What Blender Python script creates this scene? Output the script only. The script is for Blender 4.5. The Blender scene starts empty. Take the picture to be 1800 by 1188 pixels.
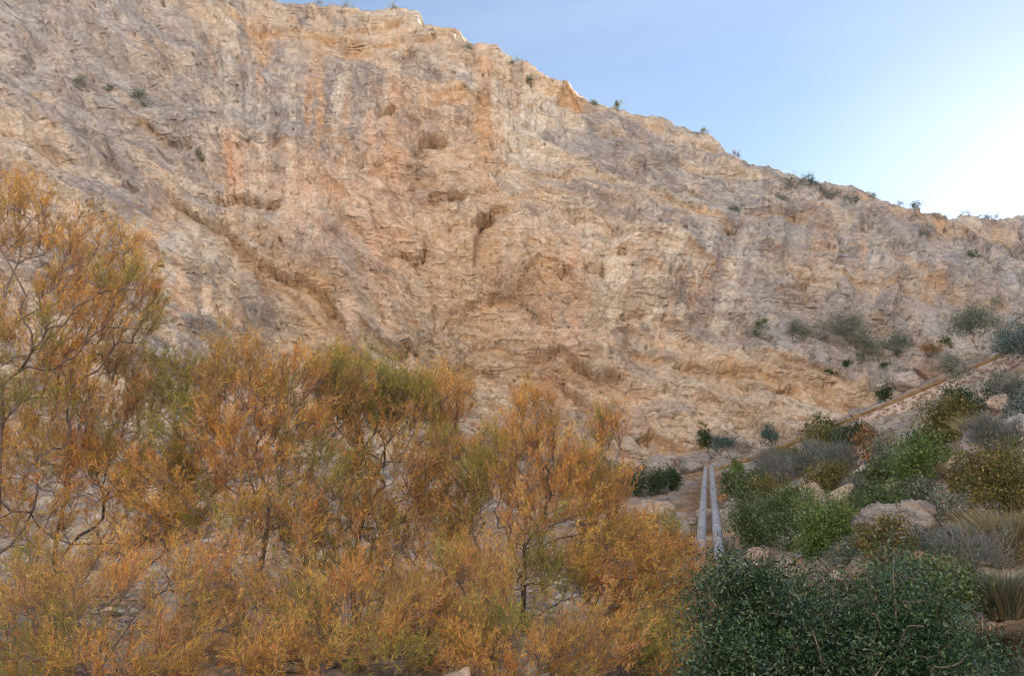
import bpy, math, random
import numpy as np
from mathutils import Vector, Matrix

# ------------------------------------------------------------------ camera, sky, sun
SC = bpy.context.scene
F = 1413.0                       # focal length in pixels of the 1800 px wide photograph
PITCH = math.radians(15.0)
EYE = np.array([0.0, 0.0, 1.7])
cam_d = bpy.data.cameras.new("camera")
cam = bpy.data.objects.new("camera", cam_d)
SC.collection.objects.link(cam)
cam.location = EYE
cam.rotation_euler = (math.radians(90) + PITCH, 0, 0)
cam_d.sensor_width = 36.0
cam_d.lens = 36.0 * F / 1800.0
cam_d.clip_start = 0.1
cam_d.clip_end = 3000
SC.camera = cam

SUN_AZ, SUN_EL = math.radians(41), math.radians(19)
world = bpy.data.worlds.new("World")
SC.world = world
world.use_nodes = True
nt = world.node_tree
nt.nodes.clear()
out = nt.nodes.new("ShaderNodeOutputWorld")
bg = nt.nodes.new("ShaderNodeBackground")
sky = nt.nodes.new("ShaderNodeTexSky")
sky.sky_type = 'NISHITA'
sky.sun_disc = False
sky.sun_elevation = SUN_EL
sky.sun_rotation = SUN_AZ
sky.altitude = 200
sky.air_density = 1.0
sky.dust_density = 0.25
sky.ozone_density = 2.5
# thin high cloud veil over the whole dome
tc = nt.nodes.new("ShaderNodeTexCoord")
mp = nt.nodes.new("ShaderNodeMapping")
mp.inputs['Scale'].default_value = (1.0, 1.6, 3.2)
mp.inputs['Rotation'].default_value = (0.2, 0.1, 0.5)
nz = nt.nodes.new("ShaderNodeTexNoise")
nz.inputs['Scale'].default_value = 1.3
nz.inputs['Detail'].default_value = 6
nz.inputs['Roughness'].default_value = 0.5
nz.inputs['Distortion'].default_value = 0.6
rp = nt.nodes.new("ShaderNodeMapRange")
rp.inputs['From Min'].default_value = 0.35
rp.inputs['From Max'].default_value = 0.80
rp.inputs['To Min'].default_value = 0.09
rp.inputs['To Max'].default_value = 0.40
mx = nt.nodes.new("ShaderNodeMix")
mx.data_type = 'RGBA'
mx.inputs['B'].default_value = (5.0, 5.4, 6.0, 1)
nt.links.new(tc.outputs['Generated'], mp.inputs['Vector'])
nt.links.new(mp.outputs['Vector'], nz.inputs['Vector'])
nt.links.new(nz.outputs['Fac'], rp.inputs['Value'])
nt.links.new(rp.outputs['Result'], mx.inputs['Factor'])
nt.links.new(sky.outputs['Color'], mx.inputs['A'])
nt.links.new(mx.outputs['Result'], bg.inputs['Color'])
bg.inputs['Strength'].default_value = 0.05
nt.links.new(bg.outputs['Background'], out.inputs['Surface'])

sun_d = bpy.data.lights.new("sun", 'SUN')
sun_d.energy = 5.0
sun_d.angle = math.radians(0.5)
sun_d.color = (1.0, 0.93, 0.83)
sun = bpy.data.objects.new("sun", sun_d)
SC.collection.objects.link(sun)
sdir = Vector((math.sin(SUN_AZ) * math.cos(SUN_EL), math.cos(SUN_AZ) * math.cos(SUN_EL), math.sin(SUN_EL)))
sun.rotation_euler = sdir.to_track_quat('Z', 'Y').to_euler()

vs = SC.view_settings
vs.view_transform = 'Standard'
vs.look = 'None'
vs.exposure = 2.1
vs.gamma = 1.0
vs.use_curve_mapping = False
SC.cycles.max_bounces = 8
SC.cycles.diffuse_bounces = 4
SC.cycles.transparent_max_bounces = 6
SC.cycles.use_denoising = True
SC.cycles.filter_width = 1.2
SC.cycles.sample_clamp_indirect = 4.0

# ------------------------------------------------------------------ helpers
rng = np.random.default_rng(7)
random.seed(7)
CP, SP = math.cos(PITCH), math.sin(PITCH)

def ray(px, py):
    x = (np.asarray(px, float) - 900.0) / F
    z = (594.0 - np.asarray(py, float)) / F
    return np.stack([x, CP - z * SP, SP + z * CP], -1)

def at(px, py, Y):
    """the point at distance Y ahead that the photograph shows at px, py"""
    d = ray(px, py)
    return EYE + d * (np.asarray(Y, float) / d[..., 1])[..., None]

def project(P):
    Q = P - EYE
    c = Q[..., 1] * CP + Q[..., 2] * SP
    u = -Q[..., 1] * SP + Q[..., 2] * CP
    c = np.maximum(c, 0.05)
    return 900 + F * Q[..., 0] / c, 594 - F * u / c

def srgb(r, g, b, k=1.0):
    c = np.array([r, g, b], float) / 255.0
    return np.where(c <= 0.04045, c / 12.92, ((c + 0.055) / 1.055) ** 2.4) * k

_perm = np.random.default_rng(11).permutation(4096).astype(np.int64)
_ang = np.random.default_rng(12).random(4096) * 2 * np.pi
_gx, _gy = np.cos(_ang).astype(np.float32), np.sin(_ang).astype(np.float32)
_r1 = np.random.default_rng(13).random((4096, 4)).astype(np.float32)

def _h(i, j):
    return _perm[(_perm[i & 4095] + j) & 4095]

def pn(u, v, seed=0):
    u = np.asarray(u, np.float64) + seed * 17.31
    v = np.asarray(v, np.float64) + seed * 9.77
    iu, iv = np.floor(u).astype(np.int64), np.floor(v).astype(np.int64)
    fu, fv = (u - iu).astype(np.float32), (v - iv).astype(np.float32)
    a = fu * fu * fu * (fu * (fu * 6 - 15) + 10)
    b = fv * fv * fv * (fv * (fv * 6 - 15) + 10)
    def g(di, dj):
        k = _h(iu + di, iv + dj)
        return _gx[k] * (fu - di) + _gy[k] * (fv - dj)
    x0 = g(0, 0) * (1 - a) + g(1, 0) * a
    x1 = g(0, 1) * (1 - a) + g(1, 1) * a
    return (x0 * (1 - b) + x1 * b) * 1.5

def fbm(u, v, o=4, seed=0, gain=0.5):
    s, a = 0, 1.0
    for k in range(o):
        s = s + a * pn(u * 2.03 ** k, v * 2.03 ** k, seed + k * 3.1)
        a *= gain
    return s

def ridged(u, v, o=3, seed=0, gain=0.5):
    s, a = 0, 1.0
    for k in range(o):
        s = s + a * (1 - 2 * np.abs(pn(u * 2.03 ** k, v * 2.03 ** k, seed + k * 5.3)))
        a *= gain
    return s

def worley(u, v, seed=0):
    """F1, F2 and tilted facet heights of the nearest cell"""
    u = u + seed * 31.7; v = v + seed * 13.9
    iu, iv = np.floor(u).astype(np.int64), np.floor(v).astype(np.int64)
    f1 = np.full(u.shape, 9.0, np.float32); f2 = f1.copy(); fac = np.zeros_like(f1); rnd = np.zeros_like(f1)
    for di in (-1, 0, 1):
        for dj in (-1, 0, 1):
            k = _h(iu + di, iv + dj)
            r = _r1[k]
            dx = (u - (iu + di + r[..., 0])).astype(np.float32)
            dy = (v - (iv + dj + r[..., 1])).astype(np.float32)
            d = np.sqrt(dx * dx + dy * dy)
            hh = (r[..., 2] - .5) * dx * 1.6 + (r[..., 3] - .35) * dy * 1.6
            near = d < f1
            f2 = np.where(near, f1, np.minimum(f2, d))
            fac = np.where(near, hh, fac)
            rnd = np.where(near, r[..., 2], rnd)
            f1 = np.where(near, d, f1)
    return f1, f2, fac, rnd

def sstep(a, b, x):
    t = np.clip((x - a) / (b - a), 0, 1)
    return t * t * (3 - 2 * t)

def mesh_np(name, V, faces, col=None, mat=None, smooth=False):
    """V (n,3); faces (m,k) of one size k, or a list of such arrays"""
    me = bpy.data.meshes.new(name)
    if not isinstance(faces, (list, tuple)):
        faces = [faces]
    faces = [np.asarray(f, np.int32) for f in faces if len(f)]
    n = sum(len(f) for f in faces)
    me.vertices.add(len(V))
    me.vertices.foreach_set("co", np.ascontiguousarray(V, np.float32).ravel())
    li = np.concatenate([f.ravel() for f in faces])
    tot = np.concatenate([np.full(len(f), f.shape[1], np.int32) for f in faces])
    st = np.concatenate([[0], np.cumsum(tot)[:-1]]).astype(np.int32)
    me.loops.add(len(li))
    me.loops.foreach_set("vertex_index", li)
    me.polygons.add(n)
    me.polygons.foreach_set("loop_start", st)
    me.polygons.foreach_set("loop_total", tot)
    if smooth:
        me.polygons.foreach_set("use_smooth", np.ones(n, bool))
    me.update(calc_edges=True)
    if col is not None:
        a = me.color_attributes.new("col", 'BYTE_COLOR' if len(V) > 3e5 else 'FLOAT_COLOR', 'POINT')
        c4 = np.ones((len(V), 4), np.float32)
        c4[:, :3] = np.clip(col, 0.0, 1)
        a.data.foreach_set("color", c4.ravel())
    if mat is not None:
        me.materials.append(mat)
    return me

def link(name, me, parent=None, **props):
    o = bpy.data.objects.new(name, me)
    SC.collection.objects.link(o)
    if parent is not None:
        o.parent = parent
    for k, v in props.items():
        if v is not None:
            o[k] = v
    return o

def thing(name, loc, label, cat, group=None):
    o = bpy.data.objects.new(name, None)
    SC.collection.objects.link(o)
    o.location = [float(c) for c in loc]
    o.empty_display_size = 0.3
    o['label'] = label
    o['category'] = cat
    if group:
        o['group'] = group
    return o

# ------------------------------------------------------------------ materials
def new_mat(name):
    m = bpy.data.materials.new(name)
    m.use_nodes = True
    t = m.node_tree
    b = t.nodes['Principled BSDF']
    return m, t, b

def rock_material(name, scale, bump, dist, vary=0.35, crisp=0.0):
    m, t, b = new_mat(name)
    N, L = t.nodes, t.links
    at_ = N.new('ShaderNodeAttribute'); at_.attribute_name = 'col'
    geo = N.new('ShaderNodeNewGeometry')
    n1 = N.new('ShaderNodeTexNoise'); n1.inputs['Scale'].default_value = scale
    n1.inputs['Detail'].default_value = 8; n1.inputs['Roughness'].default_value = 0.7
    L.new(geo.outputs['Position'], n1.inputs['Vector'])
    mpp = N.new('ShaderNodeMapping'); mpp.inputs['Rotation'].default_value = (0, 0.4, 0); mpp.inputs['Scale'].default_value = (0.55, 1, 1.5)
    L.new(geo.outputs['Position'], mpp.inputs['Vector'])
    n2 = N.new('ShaderNodeTexNoise'); n2.noise_type = 'RIDGED_MULTIFRACTAL'; n2.inputs['Scale'].default_value = scale * 0.45
    n2.inputs['Detail'].default_value = 7; n2.inputs['Distortion'].default_value = 0.8; n2.inputs['Roughness'].default_value = 0.6
    L.new(mpp.outputs['Vector'], n2.inputs['Vector'])
    mr = N.new('ShaderNodeMapRange'); mr.inputs['From Min'].default_value = 0.3; mr.inputs['From Max'].default_value = 0.7
    mr.inputs['To Min'].default_value = 1 - vary; mr.inputs['To Max'].default_value = 1 + vary
    L.new(n1.outputs['Fac'], mr.inputs['Value'])
    mix = N.new('ShaderNodeMix'); mix.data_type = 'RGBA'; mix.blend_type = 'MULTIPLY'
    mix.inputs['Factor'].default_value = 1.0
    L.new(at_.outputs['Color'], mix.inputs['A'])
    L.new(mr.outputs['Result'], mix.inputs['B'])
    last = mix.outputs['Result']
    if crisp:
        mq = N.new('ShaderNodeMapping'); mq.inputs['Rotation'].default_value = (0.0, 0.38, 0.1); mq.inputs['Scale'].default_value = (0.55, 0.8, 1.9)
        L.new(geo.outputs['Position'], mq.inputs['Vector'])
        for sc_, lo_, hi_, c_, k_ in ((0.9, 0.575, 0.625, srgb(124, 100, 82), 0.46 * crisp), (2.3, 0.58, 0.63, srgb(106, 94, 86), 0.42 * crisp), (1.5, 0.405, 0.365, srgb(228, 216, 200), 0.42 * crisp)):
            na = N.new('ShaderNodeTexNoise'); na.inputs['Scale'].default_value = sc_; na.inputs['Detail'].default_value = 9
            na.inputs['Roughness'].default_value = 0.68; na.inputs['Distortion'].default_value = 0.5
            L.new(mq.outputs['Vector'], na.inputs['Vector'])
            ra = N.new('ShaderNodeMapRange'); ra.inputs['From Min'].default_value = lo_; ra.inputs['From Max'].default_value = hi_
            ra.inputs['To Min'].default_value = 0; ra.inputs['To Max'].default_value = k_
            L.new(na.outputs['Fac'], ra.inputs['Value'])
            mm = N.new('ShaderNodeMix'); mm.data_type = 'RGBA'; mm.inputs['B'].default_value = (*c_, 1)
            L.new(ra.outputs['Result'], mm.inputs['Factor']); L.new(last, mm.inputs['A']); last = mm.outputs['Result']
    L.new(last, b.inputs['Base Color'])
    b.inputs['Roughness'].default_value = 0.92
    b.inputs['Specular IOR Level'].default_value = 0.2
    ad = N.new('ShaderNodeMath'); ad.operation = 'MULTIPLY_ADD'; ad.inputs[1].default_value = 0.6
    L.new(n1.outputs['Fac'], ad.inputs[0]); L.new(n2.outputs['Fac'], ad.inputs[2])
    bp = N.new('ShaderNodeBump'); bp.inputs['Strength'].default_value = bump; bp.inputs['Distance'].default_value = dist
    L.new(ad.outputs['Value'], bp.inputs['Height'])
    L.new(bp.outputs['Normal'], b.inputs['Normal'])
    return m

def foliage_material(name, rough=0.6, spec=0.3, trans=0.3):
    m, t, b = new_mat(name)
    N, L = t.nodes, t.links
    at_ = N.new('ShaderNodeAttribute'); at_.attribute_name = 'col'
    L.new(at_.outputs['Color'], b.inputs['Base Color'])
    b.inputs['Roughness'].default_value = rough
    b.inputs['Specular IOR Level'].default_value = spec
    tr = N.new('ShaderNodeBsdfTranslucent')
    L.new(at_.outputs['Color'], tr.inputs['Color'])
    ms = N.new('ShaderNodeMixShader'); ms.inputs['Fac'].default_value = trans
    L.new(b.outputs['BSDF'], ms.inputs[1]); L.new(tr.outputs['BSDF'], ms.inputs[2])
    L.new(ms.outputs['Shader'], N['Material Output'].inputs['Surface'])
    return m

def plain_material(name, c1, c2, scale, rough=0.8, bump=0.3, dist=0.02, metallic=0.0, streak=(1, 1, 1)):
    m, t, b = new_mat(name)
    N, L = t.nodes, t.links
    geo = N.new('ShaderNodeNewGeometry')
    mp = N.new('ShaderNodeMapping'); mp.inputs['Scale'].default_value = streak
    L.new(geo.outputs['Position'], mp.inputs['Vector'])
    n1 = N.new('ShaderNodeTexNoise'); n1.inputs['Scale'].default_value = scale
    n1.inputs['Detail'].default_value = 7; n1.inputs['Roughness'].default_value = 0.65
    L.new(mp.outputs['Vector'], n1.inputs['Vector'])
    cr = N.new('ShaderNodeValToRGB')
    cr.color_ramp.elements[0].position = 0.35; cr.color_ramp.elements[0].color = (*c1, 1)
    cr.color_ramp.elements[1].position = 0.65; cr.color_ramp.elements[1].color = (*c2, 1)
    L.new(n1.outputs['Fac'], cr.inputs['Fac'])
    L.new(cr.outputs['Color'], b.inputs['Base Color'])
    b.inputs['Roughness'].default_value = rough
    b.inputs['Metallic'].default_value = metallic
    bp = N.new('ShaderNodeBump'); bp.inputs['Strength'].default_value = bump; bp.inputs['Distance'].default_value = dist
    L.new(n1.outputs['Fac'], bp.inputs['Height']); L.new(bp.outputs['Normal'], b.inputs['Normal'])
    return m

M_CLIFF = rock_material('limestone_cliff', 2.6, 1.0, 0.40, 0.18, 0.85)
M_GROUND = rock_material('stony_ground', 9.0, 0.8, 0.08, 0.4, 0.7)
M_BOULDER = rock_material('boulder_limestone', 6.0, 0.9, 0.12, 0.3, 0.8)
M_TAM = foliage_material('tamarisk_needles', 0.8, 0.1, 0.25)
M_LEAF = foliage_material('glossy_leaves', 0.3, 0.65, 0.2)
M_DULL = foliage_material('dull_leaves', 0.75, 0.2, 0.25)
M_BARK = foliage_material('bark', 0.9, 0.15, 0.0)
M_PIPE = plain_material('grey_painted_steel', srgb(140, 142, 148), srgb(170, 172, 178), 3.0, 0.55, 0.15, 0.01, 0.0, (1, 0.25, 1))
M_BROWN = plain_material('rusty_brown_pipe', srgb(112, 84, 56), srgb(162, 128, 90), 2.5, 0.8, 0.3, 0.02)
M_RING = plain_material('dark_joint_band', srgb(84, 80, 84), srgb(120, 110, 108), 8.0, 0.7)
M_CONC = plain_material('old_concrete', srgb(140, 132, 122), srgb(186, 174, 160), 5.0, 0.95, 0.5, 0.03)
M_MORTAR = plain_material('masonry_mortar', srgb(168, 152, 142), srgb(214, 196, 182), 4.0, 0.95, 0.6, 0.05)
M_STONE = plain_material('masonry_stone', srgb(128, 104, 94), srgb(176, 148, 132), 3.0, 0.9, 0.5, 0.03)
M_MARK = plain_material('black_painted_mark', srgb(36, 36, 42), srgb(52, 52, 58), 8.0, 0.7)

# ------------------------------------------------------------------ CLIFF
SKYLINE = np.array([(-900, -420), (-400, -330), (0, -200), (300, -80), (420, -22), (480, 0), (520, 3), (560, 4), (600, 10), (650, 18), (700, 13),
    (735, 22), (755, 40), (775, 68), (792, 70), (800, 82), (840, 86), (870, 96), (900, 116), (930, 131), (960, 149), (1000, 159), (1040, 181),
    (1090, 195), (1150, 209), (1200, 222), (1250, 240), (1290, 271), (1310, 286), (1350, 292), (1400, 310), (1420, 321), (1470, 325), (1520, 338),
    (1560, 358), (1600, 376), (1650, 383), (1700, 379), (1750, 383), (1800, 382), (1850, 368), (1900, 335), (1990, 235), (2100, 150), (2600, 0), (4000, -200)], float)  # unseen ridge beyond the right edge, raised to keep sun off the foreground

CX = np.array([-140, -75, -45, -10, 17, 30, 42, 70, 120, 220], float)
def cl_yb(x): return np.interp(x, CX, [60, 60, 61, 64, 66, 64, 61, 62, 75, 110])
def cl_k(x):  return np.interp(x, CX, [.22, .22, .24, .27, .36, .48, .62, .80, .85, .85])
def cl_c(x):  return np.interp(x, CX, [.0, .0, .0005, .001, .0015, .002, .003, .004, .004, .004])
def cliff_y(x, z):
    h = np.maximum(z - 7.0, -8.0)
    return cl_yb(x) + cl_k(x) * h + cl_c(x) * np.maximum(h, 0) ** 2

def smooth1(a, n):
    k = np.ones(n) / n
    return np.convolve(np.pad(a, (n // 2, n - 1 - n // 2), 'edge'), k, 'valid')

def cliff_columns():
    xs = [-150.0]
    while xs[-1] < 215:
        x = xs[-1]
        Y = cliff_y(x, 26.0)
        p = x / Y
        c = 0.00178 if -0.84 < p < 0.98 else 0.03
        xs.append(x + c * Y)
    return np.array(xs)

xs = cliff_columns()
zt = np.linspace(4, 150, 600)
YY = cliff_y(xs[:, None], zt[None, :])
PP = np.stack([np.broadcast_to(xs[:, None], YY.shape), YY, np.broadcast_to(zt[None, :], YY.shape)], -1)
cpx, cpy = project(PP)
above = cpy < np.interp(cpx, SKYLINE[:, 0], SKYLINE[:, 1])
idx = np.where(above.any(1), above.argmax(1), len(zt) - 1)
prev = np.maximum(idx - 1, 0)
ar = np.arange(len(xs))
g0 = (cpy - np.interp(cpx, SKYLINE[:, 0], SKYLINE[:, 1]))
w = g0[ar, prev] / np.maximum(g0[ar, prev] - g0[ar, idx], 1e-6)
ztop = zt[prev] + np.clip(w, 0, 1) * (zt[idx] - zt[prev])
ztop = smooth1(ztop, 5)
del PP, YY
NR, NB = 440, 16
tt = np.linspace(0, 1, NR)
zz = 1.0 + (ztop[:, None] - 1.0) * tt[None, :]
X = np.broadcast_to(xs[:, None], zz.shape).copy()
Yc = cliff_y(X, zz)
B = np.stack([X, Yc, zz], -1)
px, py = project(B)
# strata coordinates on the face: along the beds and across them (metres), dipping to the right
bed_x = np.array([-2000, 0, 400, 800, 1300, 1800, 3500], float)
bed_m = np.array([.48, .48, .46, .36, .30, .28, .28])
gx = np.linspace(-2000, 3500, 1200)
gm = np.interp(gx, bed_x, bed_m)
gi = np.cumsum(gm) * (gx[1] - gx[0])
q = (py - np.interp(px, gx, gi)) / 17.6
al = px / 17.6
wx = fbm(al * .11, q * .16, 3, 1) ; wy = fbm(al * .11, q * .16, 3, 2)
wal, wq = al + wx * 2.6, q + wy * 1.6
xw = X + fbm(X * .2, zz * .2, 3, 5) * 1.0

def blob(px_, py_, rx, ry, rot=0.0, sharp=1.0, warp=8.0):
    c, s = math.cos(math.radians(rot)), math.sin(math.radians(rot))
    dx, dy = px - px_ + wx * warp, py - py_ + wy * warp
    u = (dx * c + dy * s) / rx
    v = (-dx * s + dy * c) / ry
    return np.exp(-(u * u + v * v) ** sharp)

def lip(pts, amp, decay, edge=3.0, bulge=0.35, wob=3.0):
    """an overhanging lip along a line: rock stands proud above it and is hollowed out below it"""
    pts = np.array(pts, float)
    best = np.full(px.shape, 1e9, np.float32); sd = np.zeros(px.shape, np.float32); endf = np.zeros(px.shape, np.float32)
    m = (px > pts[:, 0].min() - 4 * decay) & (px < pts[:, 0].max() + 4 * decay) & (py > pts[:, 1].min() - 4 * decay) & (py < pts[:, 1].max() + 5 * decay)
    X_, Y_ = px[m] + wx[m] * 2 + pn(px[m] / 7, py[m] / 7, 3) * wob, py[m] + pn(px[m] / 9, py[m] / 9, 8) * wob
    b = np.full(X_.shape, 1e9); s_ = np.zeros_like(b); e_ = np.zeros_like(b)
    for i in range(len(pts) - 1):
        a, c = pts[i], pts[i + 1]
        d = c - a; l = np.hypot(*d)
        t = ((X_ - a[0]) * d[0] + (Y_ - a[1]) * d[1]) / (l * l)
        tc_ = np.clip(t, 0, 1)
        ex, ey = X_ - a[0] - d[0] * tc_, Y_ - a[1] - d[1] * tc_
        dd = np.hypot(ex, ey)
        cr = (d[0] * (Y_ - a[1]) - d[1] * (X_ - a[0])) / l
        k = dd < b
        b = np.where(k, dd, b); s_ = np.where(k, np.where(cr > 0, dd, -dd), s_)
        over = np.where((i == 0) & (t < 0), -t * l, 0) + np.where((i == len(pts) - 2) & (t > 1), (t - 1) * l, 0)
        e_ = np.where(k, over, e_)
    fade = np.exp(-(e_ / (decay * .8)) ** 2)
    below = sstep(-edge * .3, edge, s_) * np.exp(-np.maximum(s_, 0) / decay)
    up = np.exp(-(np.minimum(s_, 0) / (decay * .6)) ** 2) * (s_ < edge)
    r = (-amp * below + amp * bulge * up * (1 - sstep(-edge * .3, edge, s_))) * fade
    o = np.zeros(px.shape, np.float32); o[m] = r
    return o

def ledges(per, amp, seed, mask_lo=-.1, mask_hi=.3, wf=.9, steep=.82):
    t = wq / per + fbm(al * .35 / per, q * .3 / per, 3, seed) * wf
    fr = t - np.floor(t)
    saw = np.where(fr < steep, fr / steep, 1 - sstep(steep, 1.0, fr))
    mk = sstep(mask_lo, mask_hi, fbm(wal * .12, wq * .3, 3, seed + 20))
    return saw * amp * mk

d = np.zeros(px.shape, np.float32)
d += 2.0 * fbm(X / 26, zz / 22, 3, 31)
# big forms
d += -6.5 * blob(860, 600, 250, 130, 20, 1.1) + 1.6 * blob(610, 500, 22, 110, -16) + 1.4 * blob(690, 560, 20, 90, -24) + 1.5 * blob(960, 520, 24, 100, -30) + 1.3 * blob(380, 500, 18, 90, 8) + 1.2 * blob(300, 520, 16, 80, 14) + 1.2 * blob(1110, 640, 26, 90, -52) + 1.0 * blob(450, 560, 16, 70, 4) - 2.5 * blob(500, 600, 110, 90, 35, 1.1) - 1.3 * blob(730, 440, 50, 90, -10, 1.2)
d += 2.2 * blob(560, 420, 60, 120, -8) + 2.0 * blob(830, 260, 60, 60) + 2.5 * blob(1020, 620, 40, 110, -50) + 1.5 * blob(660, 250, 60, 50)
d += -1.0 * blob(870, 430, 30, 40, 0, 1.3) + 2.5 * blob(400, 250, 150, 40, 25) - 1.5 * blob(330, 170, 200, 18, 20)
d += 2.5 * blob(1150, 470, 90, 80, 0, 1.5) + 2.0 * blob(230, 360, 45, 50, 20, 2) + 1.8 * blob(1360, 378, 55, 10, 6, 2) + 2.5 * blob(1160, 815, 28, 20, 0, 2)
d += -14.0 * sstep(728, 782, px + wx * 6) * (1 - sstep(66, 84, py - (px - 775) * .25)) * (px < 1000)
LIPS = [([(372, 338), (400, 345), (425, 342), (455, 352), (490, 358)], 1.5, 11), ([(310, 345), (350, 372), (400, 405), (440, 440), (480, 466), (530, 488), (570, 512), (600, 555), (604, 610)], 2.4, 34),
    ([(420, 430), (470, 480), (520, 510), (560, 560)], 1.3, 20), ([(195, 310), (220, 328), (250, 345)], 1.3, 12), ([(732, 276), (745, 262), (768, 262), (784, 272)], 3.2, 9),
    ([(670, 224), (680, 214), (694, 208)], 2.2, 7), ([(752, 355), (770, 350), (790, 356), (812, 350)], 1.8, 12), ([(838, 392), (848, 386), (858, 380), (862, 366), (882, 368)], 2.6, 16),
    ([(836, 440), (838, 410), (842, 388)], 2.0, 16), ([(676, 440), (700, 430), (735, 436), (745, 420)], 1.6, 14), ([(720, 330), (740, 312), (765, 325)], 1.5, 14),
    ([(950, 582), (985, 600), (1020, 622), (1060, 640), (1085, 655)], 2.2, 20), ([(950, 606), (985, 632), (1020, 662), (1045, 700)], 1.7, 17), ([(840, 560), (880, 556), (930, 580), (960, 590)], 1.3, 14),
    ([(830, 500), (870, 495), (910, 500), (940, 470)], 1.5, 18), ([(800, 600), (840, 588), (880, 598)], 1.2, 12), ([(985, 484), (1003, 481)], 1.6, 5), ([(1060, 462), (1085, 466), (1112, 468)], 1.2, 8),
    ([(1080, 556), (1100, 554), (1128, 552)], 1.0, 5), ([(1128, 752), (1150, 738), (1180, 752), (1215, 772), (1240, 770)], 1.5, 12), ([(1200, 624), (1250, 632), (1300, 645), (1375, 658)], 1.5, 11),
    ([(1310, 668), (1350, 670), (1400, 676)], 1.3, 9), ([(1150, 560), (1200, 556), (1246, 554)], 1.2, 9), ([(0, 232), (50, 245), (110, 272)], 1.2, 10), ([(60, 170), (100, 178)], .8, 8),
    ([(242, 206), (290, 232), (330, 245)], 1.3, 9), ([(640, 560), (680, 590), (720, 580), (728, 560)], 2.2, 22), ([(600, 610), (650, 620), (700, 650)], 1.4, 18), ([(1200, 460), (1260, 468), (1240, 490)], 1.0, 14),
    ([(1270, 390), (1285, 418), (1296, 400)], 1.8, 14), ([(1310, 372), (1360, 384), (1425, 386)], 1.5, 9), ([(1370, 525), (1405, 512), (1420, 530)], 1.2, 10), ([(1160, 330), (1200, 348), (1260, 372)], 1.6, 14),
    ([(1450, 500), (1520, 505), (1640, 518)], 1.1, 10), ([(1120, 600), (1180, 612), (1240, 640)], 1.3, 14), ([(790, 190), (820, 180), (850, 186)], 1.5, 12), ([(980, 195), (1000, 180), (1020, 200)], 1.5, 14),
    ([(1440, 690), (1500, 700), (1550, 705)], 1.2, 10), ([(1380, 640), (1450, 660), (1540, 690)], 1.2, 12), ([(560, 240), (580, 228), (600, 236)], 1.0, 8), ([(470, 280), (520, 260), (560, 290)], .9, 10),
    ([(400, 30), (460, 60), (520, 40)], 1.6, 14), ([(600, 85), (680, 90), (760, 100)], 1.6, 12), ([(540, 50), (600, 62), (700, 58)], 1.6, 12), ([(880, 300), (930, 305), (1000, 300)], 1.2, 9),
    ([(600, 300), (650, 310), (700, 296)], 1.3, 10), ([(900, 345), (960, 352), (1010, 346)], .9, 8), ([(600, 432), (630, 440), (640, 470)], 1.2, 12), ([(1555, 475), (1640, 500), (1700, 505)], 1.0, 10)]
lipc = np.zeros(px.shape, np.float32)
rl = np.random.default_rng(77)
for _ in range(230):      # many short broken ledges that follow the dipping beds
    a0, b0 = rl.uniform(-20, 1800), rl.uniform(0, 800)
    if b0 < np.interp(a0, SKYLINE[:, 0], SKYLINE[:, 1]) + 12:
        continue
    inb = abs(a0 - 870) < 260 and abs(b0 - 570) < 150
    n = rl.integers(3, 6); L_ = rl.uniform(14, 70) * (1 if inb else 1.0)
    sl = np.interp(a0, bed_x, bed_m) + rl.normal(0, .14) + (.15 if inb else 0)
    ts = np.linspace(0, 1, n)
    pts_ = [(a0 + t * L_, b0 + t * L_ * sl + rl.normal(0, 2.2)) for t in ts]
    dd_ = rl.uniform(3, 9)
    lp = lip(pts_, 1.0, dd_, 1.6, .3, 2.0)
    d += lp * rl.uniform(.25, .75) * (1.3 if inb else 1)
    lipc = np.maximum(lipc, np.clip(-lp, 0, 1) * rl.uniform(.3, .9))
bowl = np.clip(blob(870, 570, 270, 150, 20, 1.5) + .7 * blob(500, 580, 110, 80, 35, 1.5), 0, 1)
rightm = sstep(1050, 1350, px)
# calm slabs between broken zones
calm = np.clip(sstep(-.12, .18, fbm(al * .085, q * .17, 3, 35)) + blob(230, 365, 45, 55, 25, 2) + blob(560, 400, 50, 70) + blob(1180, 300, 120, 30, 25) - bowl * .7 + .25 * blob(1100, 450, 200, 120), 0, 1)
# bedding steps at several scales
d += ledges(7.0, 1.5, 41, -.2, .2)
d += ledges(2.6, .42, 43) * (1 + .9 * bowl) * (1 - .7 * calm)
d += ledges(1.15, .17, 47, -.15, .2) * (.6 + 2.2 * bowl) * (1 - .8 * calm)
d += ledges(.55, .10, 53, -.2, .2) * (.25 + 2.2 * bowl) * (1 - .9 * calm)
# fluted water-worn streaks that hang down the face
fl = np.clip(blob(330, 500, 70, 90, 10) + blob(430, 500, 60, 80, -10) + blob(690, 250, 50, 60) + blob(480, 290, 110, 60) + blob(560, 180, 140, 50) + blob(1150, 480, 120, 80) + blob(900, 250, 60, 70) + blob(1240, 520, 60, 60) + blob(1550, 470, 120, 30, 15) + blob(800, 240, 90, 50)
             + blob(420, 90, 120, 40) + blob(600, 380, 60, 120) + blob(1000, 200, 120, 30, 20) + blob(980, 430, 80, 50) + blob(300, 700, 120, 90) + .10, 0, 1)
lean = np.interp(px, [0, 500, 900, 1300, 1800], [.35, .12, 0, -.35, -.6])
xf = X + lean * zz
d += fl * (.34 * (np.abs(pn(xf * .8, zz * .07, 61)) * 2 - .5) + .22 * (np.abs(pn(xf * 2.1, zz * .16, 62)) * 2 - .5) + .05 * pn(xf * 4, zz * .5, 63))
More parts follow.
